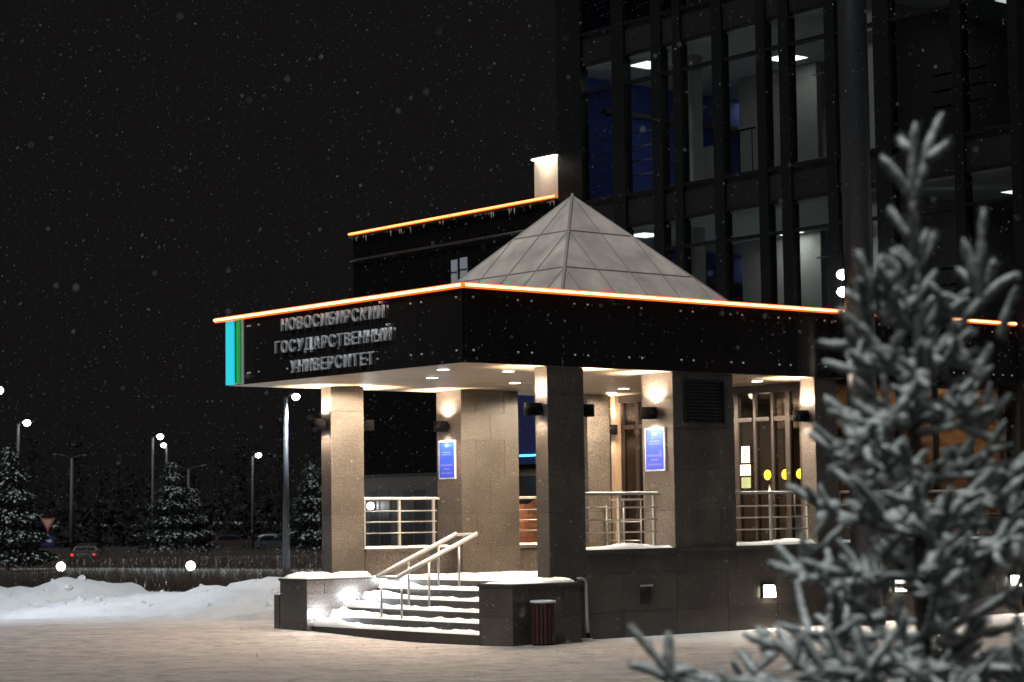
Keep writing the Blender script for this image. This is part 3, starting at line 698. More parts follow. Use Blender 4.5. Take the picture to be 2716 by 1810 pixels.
# ------------------------------------------------------------------ main building (facade in the plane X = XF)
XF = 12.10
mb = thing('office_building', 'tall dark glass building with lit stair hall behind the canopy', 'building', (XF, 6, 0))
ZTOP = 17.0
Ym = [(11.20, 11.99, .30), (9.84, 10.21, .22), (8.71, 9.005, .25), (8.135, 8.365, .30), (6.962, 7.237, .22), (5.783, 6.02, .25), (5.162, 5.419, .25), (3.985, 4.231, .25), (2.66, 3.04, .22), (1.008, 1.232, .25), (-.22, -.012, .3)]
for a, b, d in Ym: box('mullion', XF-.06, XF+.15, a, b, -.3 if b < 0 else 4.6, ZTOP, 'mullion', mb)
bays = []
Ys = sorted([(a, b) for a, b, d in Ym])
for (a0, b0), (a1, b1) in zip(Ys, Ys[1:]): bays.append((b0, a1))
levels = []
for k in range(-1, 3):
    zh = 7.07+3.61*k
    levels.append(zh)
for (ya, yb) in bays:
    for zh in levels:
        s0, s1, t0, t1 = zh-2.32, zh, zh+.0, zh+.61
        if s0 < 3.9:
            if s1 < 4.9: 
                if t1+.68 > 4.5: box('spandrel_panel', XF, XF+.10, ya, yb, 4.2, t1+.68-.05, 'spandrel', mb)
                continue
        dark = (yb < 3.0) or zh > 14 or (ya > 10.2)
        box('pane', XF+.03, XF+.045, ya, yb, s0+.05, s1, 'glass_dark' if dark else 'glass', mb)
        box('transom', XF-.05, XF+.10, ya, yb, s1, s1+.06, 'mullion', mb)
        box('toplight_pane', XF+.03, XF+.045, ya, yb, s1+.06, t1, 'glass', mb)
        box('spandrel_panel', XF+.01, XF+.09, ya, yb, t1+.05, t1+.64, 'spandrel', mb)
        box('transom', XF-.03, XF+.10, ya, yb, t1, t1+.05, 'mullion', mb)
        box('transom', XF-.05, XF+.10, ya, yb, t1+.64, t1+.71, 'mullion', mb)
# interior: floors, back walls, partitions
for k, zh in enumerate(levels[1:]):
    zf = zh-2.40; zc = zh+.56
    box('floor_slab', XF+.10, 19.5, -.1, 11.9, zc, zc+.62, 'room_ceiling', mb)
    box('back_wall', 19.5, 19.7, -.1, 11.9, zf, zc, 'room_wall', mb)
    box('partition', XF+.16, 19.5, 3.2, 3.35, zf+.1, zc, 'room_wall', mb)
    box('blue_wall', XF+.16, 19.4, 11.82, 11.90, zf+.1, zc, 'blue_wall', mb)
    box('column', 12.95, 13.25, 8.75, 9.25, zf+.1, zc, 'room_wall', mb)
    box('stair_wall', 15.6, 15.75, 7.7, 10.0, zf+.1, zc, 'room_wall', mb)
    box('cabinet', 15.2, 15.5, 10.2, 10.8, zf+.1, zf+1.5, 'room_wall', mb)
    box('rear_beam', 13.2, 19.4, 11.70, 11.815, zc-.75, zc-.65, 'room_dark', mb)
    for q in range(4): box('blind_slat', XF+.5, XF+.52, 9.05, 11.2, zf+.55+q*.30, zf+.585+q*.30, 'room_dark', mb)
    # stair balustrade near the glass
    for q in range(4): tube('stair_bar', [(13.1, 4.3, zf+1.25+q*.22), (13.1, 5.15, zf+1.25+q*.22)], .016, 'steel', mb, 6)
    tube('stair_bar', [(13.1, 4.3, zf+2.0), (13.1, 5.5, zf+2.0)], .02, 'steel', mb, 6)
    tube('stair_post', [(13.1, 4.95, zf+.1), (13.1, 4.95, zf+2.2)], .016, 'steel', mb, 6)
    tube('stair_bar', [(12.9, 6.9, zf+1.15), (12.9, 8.1, zf+1.15)], .02, 'dark_metal', mb, 6)
    for q in range(4): tube('stair_post', [(12.9, 7.0+q*.35, zf+.1), (12.9, 7.0+q*.35, zf+1.15)], .012, 'dark_metal', mb, 6)
    for q in range(3): tube('stair_bar', [(13.2, 1.3, zf+.9+q*.3), (13.2, 2.6, zf+.9+q*.3)], .02, 'dark_metal', mb, 6)
box('floor_slab', XF+.10, 19.5, -.1, 11.9, 4.3, 4.64, 'room_ceiling', mb)
# shut the shell so that no daylight leaks in
box('side_wall', XF+.16, 19.7, -.20, -.11, 4.6, ZTOP, 'mullion', mb); box('side_wall', XF+.16, 19.7, 11.91, 11.99, 0, ZTOP, 'mullion', mb)
box('side_wall', XF+.16, 19.7, -.20, -.11, -.3, 4.59, 'granite_dark', mb)
box('roof', XF, 19.8, -.2, 12.0, ZTOP, ZTOP+.2, 'mullion', mb)
box('base_wall', XF+.02, XF+.3, -.1, 11.9, -.3, 4.15, 'granite_dark', mb)

def ceil_lamp(label, dx, dy, zc, size=.6, mt='panel_lamp', p=24):
    q = onZ(dx*1.1543, dy*1.1543, zc)
    t = thing('ceiling_light', label, 'lamp', (q.x, q.y, zc), 'square ceiling panels in the stair hall')
    box('frame', q.x-size/2-.02, q.x+size/2+.02, q.y-size/2-.02, q.y+size/2+.02, zc-.02, zc-.002, 'sign_frame', t)
    box('diffuser', q.x-size/2, q.x+size/2, q.y-size/2, q.y+size/2, zc-.026, zc-.0205, mt, t)
    light('glow', 'AREA', (q.x, q.y, zc-.03), p, (.93, 1, .96), t, direction=(0, 0, -1), size=(size, size)); return t
ZC2, ZC1 = 7.07+3.61+.56, 7.07+.56
ceil_lamp('bright square ceiling panel, higher one on the upper floor', 1807, 132, ZC2, .62, p=2.5)
ceil_lamp('bright square ceiling panel, lower one on the upper floor', 1737, 235, ZC2, .6, p=1.6)
ceil_lamp('bright square ceiling panel, right one on the lower floor', 1800, 533, ZC1, .6, p=11)
ceil_lamp('bright square ceiling panel, left one on the lower floor', 1740, 592, ZC1, .6, p=4)
def dimlamp(label, x, y, zc, p, col=(.93, 1, .96)):
    t = thing('ceiling_light', label, 'lamp', (x, y, zc), 'square ceiling panels in the stair hall')
    box('frame', x-.32, x+.32, y-.32, y+.32, zc-.02, zc-.002, 'sign_frame', t); box('diffuser', x-.3, x+.3, y-.3, y+.3, zc-.026, zc-.0205, 'panel_dim', t)
    light('glow', 'AREA', (x, y, zc-.03), p, col, t, direction=(0, 0, -1), size=(.6, .6))
dimlamp('ceiling panel lighting the blue room on the upper floor', 12.9, 10.0, ZC2, 7)
dimlamp('ceiling panel lighting the dim room at upper right', 14.5, 1.6, ZC2, .9)
dimlamp('ceiling panel lighting the dim room at lower right', 14.5, 1.6, ZC1, 2.6)
dimlamp('ceiling panel lighting the blue room on the lower floor', 12.9, 10.2, ZC1, 2.5)
# facade lamp with two glowing globes
fp = onX(2242, 752, XF-.25)
fl2 = thing('facade_lamp', 'glaring double wall lamp on the facade beside the round column', 'lamp', (XF-.2, fp.y, fp.z))
box('bracket', XF-.20, XF-.151, fp.y-.05, fp.y+.05, fp.z-.22, fp.z+.22, 'dark_metal', fl2)
for dz in (.16, -.16):
    v, f = tube_geo([(0, 0, -.09), (0, 0, -.06), (0, 0, 0), (0, 0, .06), (0, 0, .09)], [.04, .10, .13, .10, .04], 14)
    put('globe', mesh('globe', v, f, 'lens_cool', True), (XF-.30, fp.y, fp.z+dz), fl2)
light('glow', 'POINT', (XF-.42, fp.y, fp.z), 14, (.9, .95, 1), fl2, size=.1)

# ------------------------------------------------------------------ wing with the second orange light line
wg = thing('low_wing', 'lower dark wing with orange light tube along its eaves', 'building', (XF, 16, 0))
YW = 19.72; ZR = 8.50
box('upper_wall', XF, 20, 12.0, YW, 2.75, ZR, 'wing_upper', wg); box('lower_wall', XF+.05, 20, 12.0, YW, -.5, 2.75, 'wing_lower', wg)
box('eave', XF-.12, 20, 12.0, YW+.05, ZR, ZR+.05, 'coping', wg)
tube('gutter', [(XF-.10, 12.0, ZR-.55), (XF-.10, YW, ZR-.55)], .03, 'coping', wg, 8)
u = 12.0
while u < YW-.1:
    e = min(u+1.28, YW); q = tube('light_tube', [(XF-.165, u, 8.585), (XF-.165, e-.008, 8.585)], .022, 'led_far', wg, 8); tube('halo', [(XF-.135, u, 8.583), (XF-.135, e, 8.583)], .036, 'led_halo', q, 10); u += 1.28
vs, fs = [], []
rr = random.Random(5)
for k in range(40):
    y = 12.05+rr.random()*7.5; l = .03+rr.random()**3*.15; r_ = .012+l*.03; b0 = len(vs)
    vs += [(XF-.115+r_, y, ZR), (XF-.115-r_*.5, y+r_, ZR), (XF-.115-r_*.5, y-r_, ZR), (XF-.115, y, ZR-l)]; fs += [(b0, b0+1, b0+3), (b0+1, b0+2, b0+3), (b0+2, b0, b0+3)]
ic = put('icicles', mesh('icicles', [(a-XF, b-16, c) for a, b, c in vs], fs, 'icicle'), (XF, 16, 0), wg); ic['kind'] = 'stuff'
for (ya, yb, za, zb) in ((15.24, 15.50, 7.05, 7.60), (15.60, 15.83, 7.0, 7.58)):
    q = box('window', XF-.02, XF-.002, ya, yb, za, zb, 'window_lit', wg); box('glazing_bar', XF-.03, XF-.0205, ya, yb, (za+zb)/2-.015, (za+zb)/2+.015, 'mullion', q)
for k in range(4):
    y = 14.3+k*1.35; q = box('window', XF+.03, XF+.049, y, y+.85, 1.0, 2.35, 'glass_dark' if k < 0 else 'black', wg); box('glazing_bar', XF+.02, XF+.0295, y+.40, y+.44, 1.0, 2.35, 'wing_lower', q)
# ground-floor corner of the wing: orange brick, blue window above
rr = random.Random(8)
for c_ in range(28):
    z = -.1+c_*.105
    if z > 2.6: break
    y = 12.02-(c_ % 2)*.15
    while y < 13.9:
        a = max(12.02, y); b = min(13.9, y+.29)
        if b-a > .05 and not (z > 1.9 and a > 13.0): box('brick', XF-.02, XF+.048, a, b, z, z+.094, 'brick', wg)
        y += .30
q = box('window', XF-.03, XF-.002, 12.3, 14.0, 2.85, 4.9, 'window_blue', wg); box('window_frame', XF-.04, XF-.0305, 12.3, 12.36, 2.85, 4.9, 'mullion', q)
box('shop_light', XF-.08, XF-.031, 12.5, 13.4, 3.02, 3.06, 'neon_cyan', wg)
# small sloping porch roof in front of the brick
vs = [(-.9, 0, 0), (-.9, 2.2, 0), (0, 2.2, .55), (0, 0, .55), (-.9, 0, -.06), (-.9, 2.2, -.06), (0, 2.2, .45), (0, 0, .45)]
put('porch_roof', mesh('porch', vs, [(0, 3, 2, 1), (4, 5, 6, 7), (0, 1, 5, 4), (1, 2, 6, 5), (2, 3, 7, 6), (3, 0, 4, 7)], 'spandrel'), (XF-.02, 12.1, 2.05), wg)
def walllamp(label, x, y, z, p, lens='lens_warm', c=(1, .78, .55)):
    t = thing('wall_lamp', label, 'lamp', (x, y, z))
    box('back_plate', x-.02, x-.002, y-.07, y+.07, z-.09, z+.09, 'dark_metal', t)
    v, f = tube_geo([(0, 0, -.08), (0, 0, -.05), (0, 0, .05), (0, 0, .08)], [.04, .075, .075, .04], 12); put('globe', mesh('globe', v, f, lens, True), (x-.10, y, z), t)
    light('glow', 'POINT', (x-.3, y, z), p, c, t, size=.08)
q = onX(857*1.1543, 1163*1.1543, XF)
walllamp('glaring wall lamp on the wing seen through the back railing', XF+.03, q.y, q.z, 5, 'lens_cool', (1, .9, .85))
walllamp('wall lamp lighting the orange brick corner of the wing', XF-.035, 14.05, 1.75, 42, 'lens_warm', (1, .72, .45))
# lit penthouse on the wing roof
ph = thing('roof_penthouse', 'pale lit box on the wing roof beside the tall building', 'penthouse', (XF, 12.4, 8.55))
box('wall', XF+.02, 14, 12.0, 12.87, 8.552, 9.50, 'penthouse', ph); box('roof_edge', XF-.10, 14, 12.0, 12.89, 9.50, 9.56, 'coping', ph)
box('strip_lamp', XF-.09, XF-.02, 12.04, 12.83, 9.475, 9.498, 'lens_warm', ph)
light('glow', 'AREA', (XF-.055, 12.43, 9.47), 9, (1, .86, .66), ph, direction=(.12, 0, -1), size=(.06, .78))

# ------------------------------------------------------------------ round column and pipe at right
pc = onY(2302, 1660, -.52)
rc = thing('round_column', 'thick dark round column rising past the canopy behind the spruce', 'column', (pc.x, -.52, 0))
cyl('shaft', (pc.x, -.52, .0), .235, 18, 'round_col', rc, 28, .225, True); cyl('base_collar', (pc.x, -.52, -.1), .275, .30, 'black', rc, 28)
pq = onY(2336, 700, -.25)
vp = thing('vertical_pipe', 'thin grey vertical pipe right of the round column', 'pipe', (pc.x+.36, -.28, 0))
tube('pipe', [(pc.x+.36, -.28, -.1), (pc.x+.36, -.28, 18)], .028, 'pipe', vp, 8)
for z in (1.0, 3.5, 6.2, 9): box('clamp', pc.x+.20, pc.x+.335, -.31, -.25, z, z+.04, 'dark_metal', vp)

# ------------------------------------------------------------------ foreground spruce
TD = 7.0
rs = random.Random(11)
base = at(2112, 1500, TD); TB = Vector((base.x, base.y, 0)); TB.z = gz(TB.x, TB.y)-.02
topz = at(2120, 300, TD).z
sp = thing('spruce_tree', 'frosted young spruce with upright snowy shoots in the foreground', 'tree', TB)
R2 = Vector((rt.x, rt.y, 0)).normalized(); F2 = Vector((fw.x, fw.y, 0)).normalized()
def tp(dx, dy, dd=0.0): return at(dx, dy, TD+dd)
def shoot(vs, fs, ns, nf, pts, r):
    """one frosted shoot: thick rounded finger plus loose needles"""
    pts = [Vector(p) for p in pts]
    # resample a quadratic/cubic through points
    res = []; n = 7
    for i in range(n+1):
        t = i/n
        if len(pts) == 2: p = pts[0].lerp(pts[1], t)
        else: p = pts[0]*(1-t)**2+pts[1]*2*t*(1-t)+pts[2]*t*t
        res.append(p)
    L = (res[-1]-res[0]).length
    rads = []
    for i in range(n+1):
        t = i/n; k = .62+.38*math.sin(math.pi*min(1, t*1.15+.05)) if t < .8 else 1.0
        if i == n: k = .35
        elif i == n-1: k = .82
        rads.append(r*.84*k*rs.uniform(.86, 1.16))
    tip = res[-1]+(res[-1]-res[-2]).normalized()*r*.35; res.append(tip); rads.append(r*.06)
    tube_geo(res, rads, 7, vs, fs)
    for q in range(int(L*620)):
        i = rs.randrange(n); p = res[i].lerp(res[i+1], rs.random()); d = (res[i+1]-res[i]).normalized(); s = d.orthogonal().normalized(); s = Matrix.Rotation(rs.random()*6.283, 3, d) @ s
        tipn = p+s*r*rs.uniform(1.0, 1.42)+d*r*rs.uniform(.25, 1.0); wv = d.cross(s)*.0021; b0 = len(ns)
        ns += [p+s*r*.7-wv, p+s*r*.7+wv, tipn]; nf.append((b0, b0+1, b0+2))
def blob(bs, bf, p, r):
    sq = rs.uniform(.55, .8); tube_geo([p+Vector((0, 0, -r*sq)), p+Vector((0, 0, -r*.6*sq)), p, p+Vector((0, 0, r*.6*sq)), p+Vector((0, 0, r*.92*sq)), p+Vector((0, 0, r*sq))], [r*.2, r*.8, r*1.05, r*.8, r*.4, r*.05], 8, bs, bf)
def finish_branch(name, vs, fs, ns, nf, parent, org, bs=None, bf=None):
    me = mesh(name, [v-org for v in vs], fs, 'needles', True); o = put(name, me, org, parent)
    if ns: put('needle_tufts', mesh('needle_tufts', [v-org for v in ns], nf, 'needle_tuft'), org, o)['kind'] = 'stuff'
    if bs: put('snow_clumps', mesh('snow_clumps', [v-org for v in bs], bf, 'snow', True), org, o)['kind'] = 'stuff'
    return o
def trunk_pt(z): 
    t = (z-TB.z)/(topz-TB.z); return Vector((TB.x, TB.y, z))+R2*(.015*math.sin(t*4))+F2*(.01*math.cos(t*5))
tube('trunk', [trunk_pt(TB.z+(topz-TB.z-.25)*k/8) for k in range(9)], [.040-.030*k/8 for k in range(9)], 'bark', sp, 10)
# hand placed top: (points in d pixels, depth offset)
TOP = [[(2098, 480), (2094, 380), (2103, 285)], [(2092, 345), (2074, 332), (2068, 318)], [(2112, 400), (2135, 320), (2165, 262)], [(2128, 365), (2160, 345), (2176, 325)],
       [(2096, 455), (2062, 405), (2026, 362)], [(2098, 470), (2118, 420), (2122, 380)], [(2104, 600), (2099, 540), (2097, 470)], [(2090, 548), (2065, 520), (2044, 478)], [(2112, 620), (2130, 570), (2150, 532)], [(2106, 600), (2122, 560), (2128, 530)],
       [(2100, 640), (2075, 575), (2060, 572)], [(2108, 660), (2090, 600), (2050, 580)], [(2108, 820), (2112, 720), (2104, 600)],
       [(2120, 770), (2200, 650), (2155, 690)], [(2100, 720), (2060, 640), (2052, 575)], [(2070, 640), (2035, 610), (2030, 590)],
       [(2060, 700), (2028, 640), (2022, 590)], [(2040, 690), (1985, 640), (1972, 578)], [(2010, 690), (2000, 650), (2030, 610)],
       [(2250, 690), (2252, 590), (2260, 482)], [(2250, 680), (2232, 600), (2214, 552)], [(2262, 690), (2290, 650), (2340, 630)], [(2245, 672), (2225, 640), (2200, 618)], [(2262, 670), (2280, 620), (2284, 600)],
       [(2110, 860), (2200, 760), (2250, 690)], [(2300, 780), (2310, 720), (2335, 660)], [(2215, 720), (2175, 655), (2130, 700)], [(2090, 760), (2040, 700), (2060, 660)],
       [(2060, 745), (2100, 700), (2150, 622)], [(1970, 790), (1920, 800), (1885, 785)], [(1965, 800), (1950, 760), (1940, 715)], [(1980, 760), (1945, 730), (1925, 712)]]
for pl_ in TOP:
    vs, fs, ns, nf = [], [], [], []
    dd = rs.uniform(-.10, .08); p3 = [tp(x, y, dd*(i/2)) for i, (x, y) in enumerate(pl_)]
    shoot(vs, fs, ns, nf, p3, rs.uniform(.0185, .0225)); finish_branch('shoot', vs, fs, ns, nf, sp, p3[0])
# whorls of branches
def branch(z, az, length, rise, nside):
    vs, fs, ns, nf, bs, bf = [], [], [], [], [], []
    o = trunk_pt(z); d = R2*math.cos(az)+F2*math.sin(az); e = o+d*length+Vector((0, 0, length*rise)); m_ = o+d*length*.55+Vector((0, 0, length*rise*.2))
    def P(t): return o*(1-t)**2+m_*2*t*(1-t)+e*t*t
    tube_geo([P(k/6) for k in range(7)], [.015-.006*k/6 for k in range(7)], 6, vs, fs)
    shoot(vs, fs, ns, nf, [P(.70), P(.86), P(1)+d*.05+Vector((0, 0, .035))], rs.uniform(.018, .022))
    sd_ = d.cross(Vector((0, 0, 1)))
    for k in range(nside):
        t = .22+.75*(k+rs.random()*.8)/nside; s = rs.choice((-1, 1)); p = P(t); L = rs.uniform(.07, .17)*(1.15-.3*t)
        q = p+(sd_*s*rs.uniform(.1, 1.1)+d*rs.uniform(-.3, .9)+Vector((0, 0, rs.uniform(-.75, 1.15))))*L
        mid = p.lerp(q, .55)-Vector((rs.uniform(-.15, .15)*L, rs.uniform(-.15, .15)*L, L*rs.uniform(.0, .25))); r_ = rs.uniform(.0135, .0225)
        shoot(vs, fs, ns, nf, [p, mid, q], r_)
        if rs.random() < .7: blob(bs, bf, p.lerp(q, rs.uniform(.1, .5))+Vector((0, 0, r_*.8)), rs.uniform(.016, .029))
        if rs.random() < .55:
            p2 = p.lerp(q, rs.uniform(.3, .6)); q2 = p2+(sd_*s*rs.uniform(-.7, .7)+d*rs.uniform(-.2, .9)+Vector((0, 0, rs.uniform(-.1, 1.1))))*L*.7
            shoot(vs, fs, ns, nf, [p2, p2.lerp(q2, .5)-Vector((0, 0, .008)), q2], r_*.92)
    finish_branch('branch', vs, fs, ns, nf, sp, o, bs, bf)
z0v = 1.02
levelsT = []
z = 2.42
k = 0
while z > 1.35:
    levelsT.append(z); z -= .165
for i, z in enumerate(levelsT):
    f = (2.5-z)/1.2
    nb = 6 if i > 1 else 5
    for b in range(nb):
        az = 2*math.pi*(b+rs.random()*.5)/nb+i*1.1; L = (.15+.38*f)*rs.uniform(.7, 1.15)
        if rt.dot(R2*math.cos(az)) < -.8: L *= .95
        branch(z-rs.random()*.05, az, L, rs.uniform(.0, .75), 4+int(5.5*f))
for b in range(7):
    branch(1.33-rs.random()*.05, 2*math.pi*(b+rs.random()*.5)/7, rs.uniform(.5, .72), rs.uniform(-.1, .25), 11)
for b in range(11):      # lowest long whorl reaching into the bottom of the frame
    az = 2*math.pi*(b+rs.random()*.4)/11; branch(1.18-rs.random()*.06, az, rs.uniform(.7, .95), rs.uniform(.0, .22), 12)
# low branch with upright shoots at bottom centre
for pts in ([(2060, 1600), (1900, 1590), (1760, 1568)], [(1900, 1585), (1830, 1520), (1775, 1468)], [(1820, 1530), (1835, 1500), (1842, 1448)], [(1830, 1560), (1870, 1540), (1925, 1520)], [(1820, 1600), (1640, 1600), (1560, 1560)], [(1560, 1572), (1500, 1500), (1448, 1440)], [(1540, 1560), (1533, 1500), (1536, 1455)], [(1530, 1560), (1490, 1530), (1445, 1528)],
            [(1545, 1550), (1580, 1530), (1600, 1545)], [(1690, 1600), (1670, 1570), (1655, 1540)], [(1900, 1560), (1860, 1490), (1835, 1440)], [(1960, 1570), (1920, 1490), (1895, 1440)], [(2000, 1570), (1975, 1500), (1965, 1445)], [(1960, 1580), (2030, 1500), (2060, 1445)], [(1780, 1590), (1700, 1550), (1640, 1575)]):
    vs, fs, ns, nf = [], [], [], []
    p3 = [tp(x, y, -.35) for x, y in pts]; shoot(vs, fs, ns, nf, p3, rs.uniform(.018, .021)); finish_branch('shoot', vs, fs, ns, nf, sp, p3[0])

# ------------------------------------------------------------------ dark sheet over road and unlit far snow, far wood
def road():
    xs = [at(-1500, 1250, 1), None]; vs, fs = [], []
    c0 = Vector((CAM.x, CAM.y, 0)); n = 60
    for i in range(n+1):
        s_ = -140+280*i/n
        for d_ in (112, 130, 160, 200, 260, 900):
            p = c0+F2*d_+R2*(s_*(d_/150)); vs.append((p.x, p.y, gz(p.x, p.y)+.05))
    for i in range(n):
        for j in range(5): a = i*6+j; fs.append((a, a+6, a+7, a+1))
    M['asphalt_unlit_snow'] = mat('asphalt_unlit_snow', (.030, .029, .029), .7, speck=(.25, .5)); o = put('road', mesh('road', vs, fs, 'asphalt_unlit_snow', True), (0, 0, 0)); o['kind'] = 'structure'  # dark sheet over road and far snow; lack of light put into its colour
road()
def far_wood():
    r = random.Random(17); vs, fs = [], []; c0 = Vector((CAM.x, CAM.y, 0)); M['wood'] = mat('wood', (.026, .025, .028), .95, spec=.1)
    for k in range(420):
        d_ = r.uniform(240, 300); s_ = r.uniform(-.55, .35); p = c0+F2*d_+R2*(s_*d_); h = r.uniform(7, 15); wd = h*r.uniform(.14, .24)
        for q in range(170):
            f = r.random()**.7; z = h*(1-f)+.2; rad = wd*(f**.8)*r.uniform(.3, 1)+.1; a = r.random()*6.283; c = p+Vector((math.cos(a)*rad, math.sin(a)*rad, -1.5+z)); b0 = len(vs); L = r.uniform(.22, .6)
            e = Vector((r.uniform(-1, 1), r.uniform(-1, 1), r.uniform(-.6, .4)))*L; g = Vector((r.uniform(-1, 1), r.uniform(-1, 1), r.uniform(-.6, .9)))*L; vs += [c, c+e, c+g]; fs.append((b0, b0+1, b0+2))
        b0 = len(vs); vs += [p+Vector((-.1, 0, -2)), p+Vector((.1, 0, -2)), p+Vector((0, 0, h-1.5))]; fs.append((b0, b0+1, b0+2))
    for k in range(20000):
        d_ = r.uniform(238, 262); s_ = r.uniform(-.55, .35); c = c0+F2*d_+R2*(s_*d_)+Vector((0, 0, -1.5+r.random()**1.3*5.0)); b0 = len(vs); L = r.uniform(.5, 1.3)
        e = Vector((r.uniform(-1, 1), r.uniform(-1, 1), r.uniform(-.6, .6)))*L; g = Vector((r.uniform(-1, 1), r.uniform(-1, 1), r.uniform(-.6, .9)))*L; vs += [c, c+e, c+g]; fs.append((b0, b0+1, b0+2))
    o = put('far_wood', mesh('far_wood', vs, fs, 'wood'), (0, 0, 0)); o['kind'] = 'stuff'; o['label'] = 'dark distant wood beyond the road'; o['category'] = 'wood'
far_wood()

# ------------------------------------------------------------------ background firs
def fir(label, px, base_dep, h, wd, seed):
    p = at(px, 1290, base_dep); p.z = gz(p.x, p.y)-.05
    t = thing('fir_tree', label, 'tree', p, 'snowy firs across the forecourt'); r = random.Random(seed)
    tube('trunk', [p, p+Vector((0, 0, h*.95))], [.10, .02], 'bark', t, 8)
    vs, fs = [], []
    n = int(2600*wd/1.4)
    for k in range(n):
        f = r.random()**.75; z = h*(.06+.92*(1-f)) ; rad = wd*(f*.92+.06)*(.75+.25*math.sin(z*9+seed))*r.uniform(.25, 1.05)**.6; a = r.random()*6.283
        # uneven lobes
        rad *= .82+.28*noise.noise(Vector((math.cos(a)*1.5+seed, math.sin(a)*1.5, z*1.1)))
        c = Vector((math.cos(a)*rad, math.sin(a)*rad, z)); out = Vector((math.cos(a), math.sin(a), r.uniform(-.5, .25))).normalized(); s = out.cross(Vector((0, 0, 1))).normalized()
        L = r.uniform(.14, .34); wv = r.uniform(.05, .11); b0 = len(vs)
        vs += [c-s*wv, c+out*L*.6-s*wv*.7+Vector((0, 0, .04)), c+out*L, c+out*L*.6+s*wv*.7+Vector((0, 0, .04)), c+s*wv, c+out*L*.5-Vector((0, 0, .06))]
        fs += [(b0, b0+1, b0+5), (b0+1, b0+2, b0+5), (b0+2, b0+3, b0+5), (b0+3, b0+4, b0+5), (b0, b0+4, b0+3, b0+2, b0+1)]
    put('crown', mesh('crown', vs, fs, 'needles_far'), p, t)
fir('dark snowy fir at the left edge of the forecourt', 18, 75, 4.4, 2.1, 3)
fir('snow dusted fir in front of the lit mast, middle of the three', 392, 105, 4.7, 2.35, 4)
fir('shorter snowy fir joined to the right of the middle fir', 441, 107, 3.5, 1.7, 9)
fir('snowy fir half hidden by the far left pillar', 716, 95, 4.15, 2.0, 5)

# ------------------------------------------------------------------ hedges
def hedge(label, a, b, h, wd, n, seed, snowy=.0):
    r = random.Random(seed); org = Vector((a[0], a[1], 0)); t = thing('hedge', label, 'hedge', (org.x, org.y, gz(org.x, org.y)), 'bare hedges across the forecourt')
    vs, fs = [], []; A = Vector((a[0], a[1], 0)); B = Vector((b[0], b[1], 0)); d = (B-A).normalized(); s = Vector((-d.y, d.x, 0))
    for k in range(n):
        p = A.lerp(B, r.random())+s*r.uniform(-wd, wd)/2; p.z = gz(p.x, p.y)-.05; hh = h*r.uniform(.55, 1.1)
        q = p+Vector((r.uniform(-.14, .14), r.uniform(-.14, .14), hh)); m_ = p.lerp(q, .5)+Vector((r.uniform(-.05, .05), r.uniform(-.05, .05), 0)); w_ = r.uniform(.006, .013)
        b0 = len(vs); c = d*w_; e = s*w_
        vs += [p-c, p+c, m_-c*.8, m_+c*.8, q]; fs += [(b0, b0+1, b0+3, b0+2), (b0+2, b0+3, b0+4)]
        b0 = len(vs); vs += [p-e, p+e, m_-e*.8, m_+e*.8, q]; fs += [(b0, b0+1, b0+3, b0+2), (b0+2, b0+3, b0+4)]
        for g in range(2):
            p2 = m_.lerp(q, r.random()*.6); q2 = p2+Vector((r.uniform(-.2, .2), r.uniform(-.2, .2), r.uniform(.08, .3))); b0 = len(vs); vs += [p2-c*.6, p2+c*.6, q2]; fs.append((b0, b0+1, b0+2))
    put('twigs', mesh('twigs', [v-WLOC[t.name] for v in vs], fs, 'twig'), WLOC[t.name], t)
hA = at(-60, 1340, 58); hB = at(780, 1310, 50)
hedge('bare brown hedge just behind the snow bank', hA, hB, .62, 1.4, 3600, 1)
hA = at(-60, 1300, 82); hB = at(790, 1290, 74)
hedge('farther bare hedge behind the glowing garden lamps', hA, hB, .75, 2.2, 3200, 2)

# ------------------------------------------------------------------ garden globe lamps
def garden(label, dx, dy, dep, p):
    q = at(dx, dy, dep); g0 = gz(q.x, q.y); t = thing('garden_lamp', label, 'lamp', (q.x, q.y, g0), 'globe lamps between the hedges')
    cyl('post', (q.x, q.y, g0-.05), .04, q.z-g0-.05, 'dark_metal', t, 10)
    v, f = tube_geo([(0, 0, -.13), (0, 0, -.09), (0, 0, 0), (0, 0, .09), (0, 0, .13)], [.04, .10, .135, .10, .04], 14); put('globe', mesh('globe', v, f, 'lens_warm', True), q, t)
    light('glow', 'POINT', (q.x, q.y, q.z+.3), p, (1, .74, .55), t, size=.1)
garden('left glowing globe lamp behind the snow bank', 140, 1303, 64, 60)
garden('right glowing globe lamp behind the snow bank', 438, 1301, 62, 30)

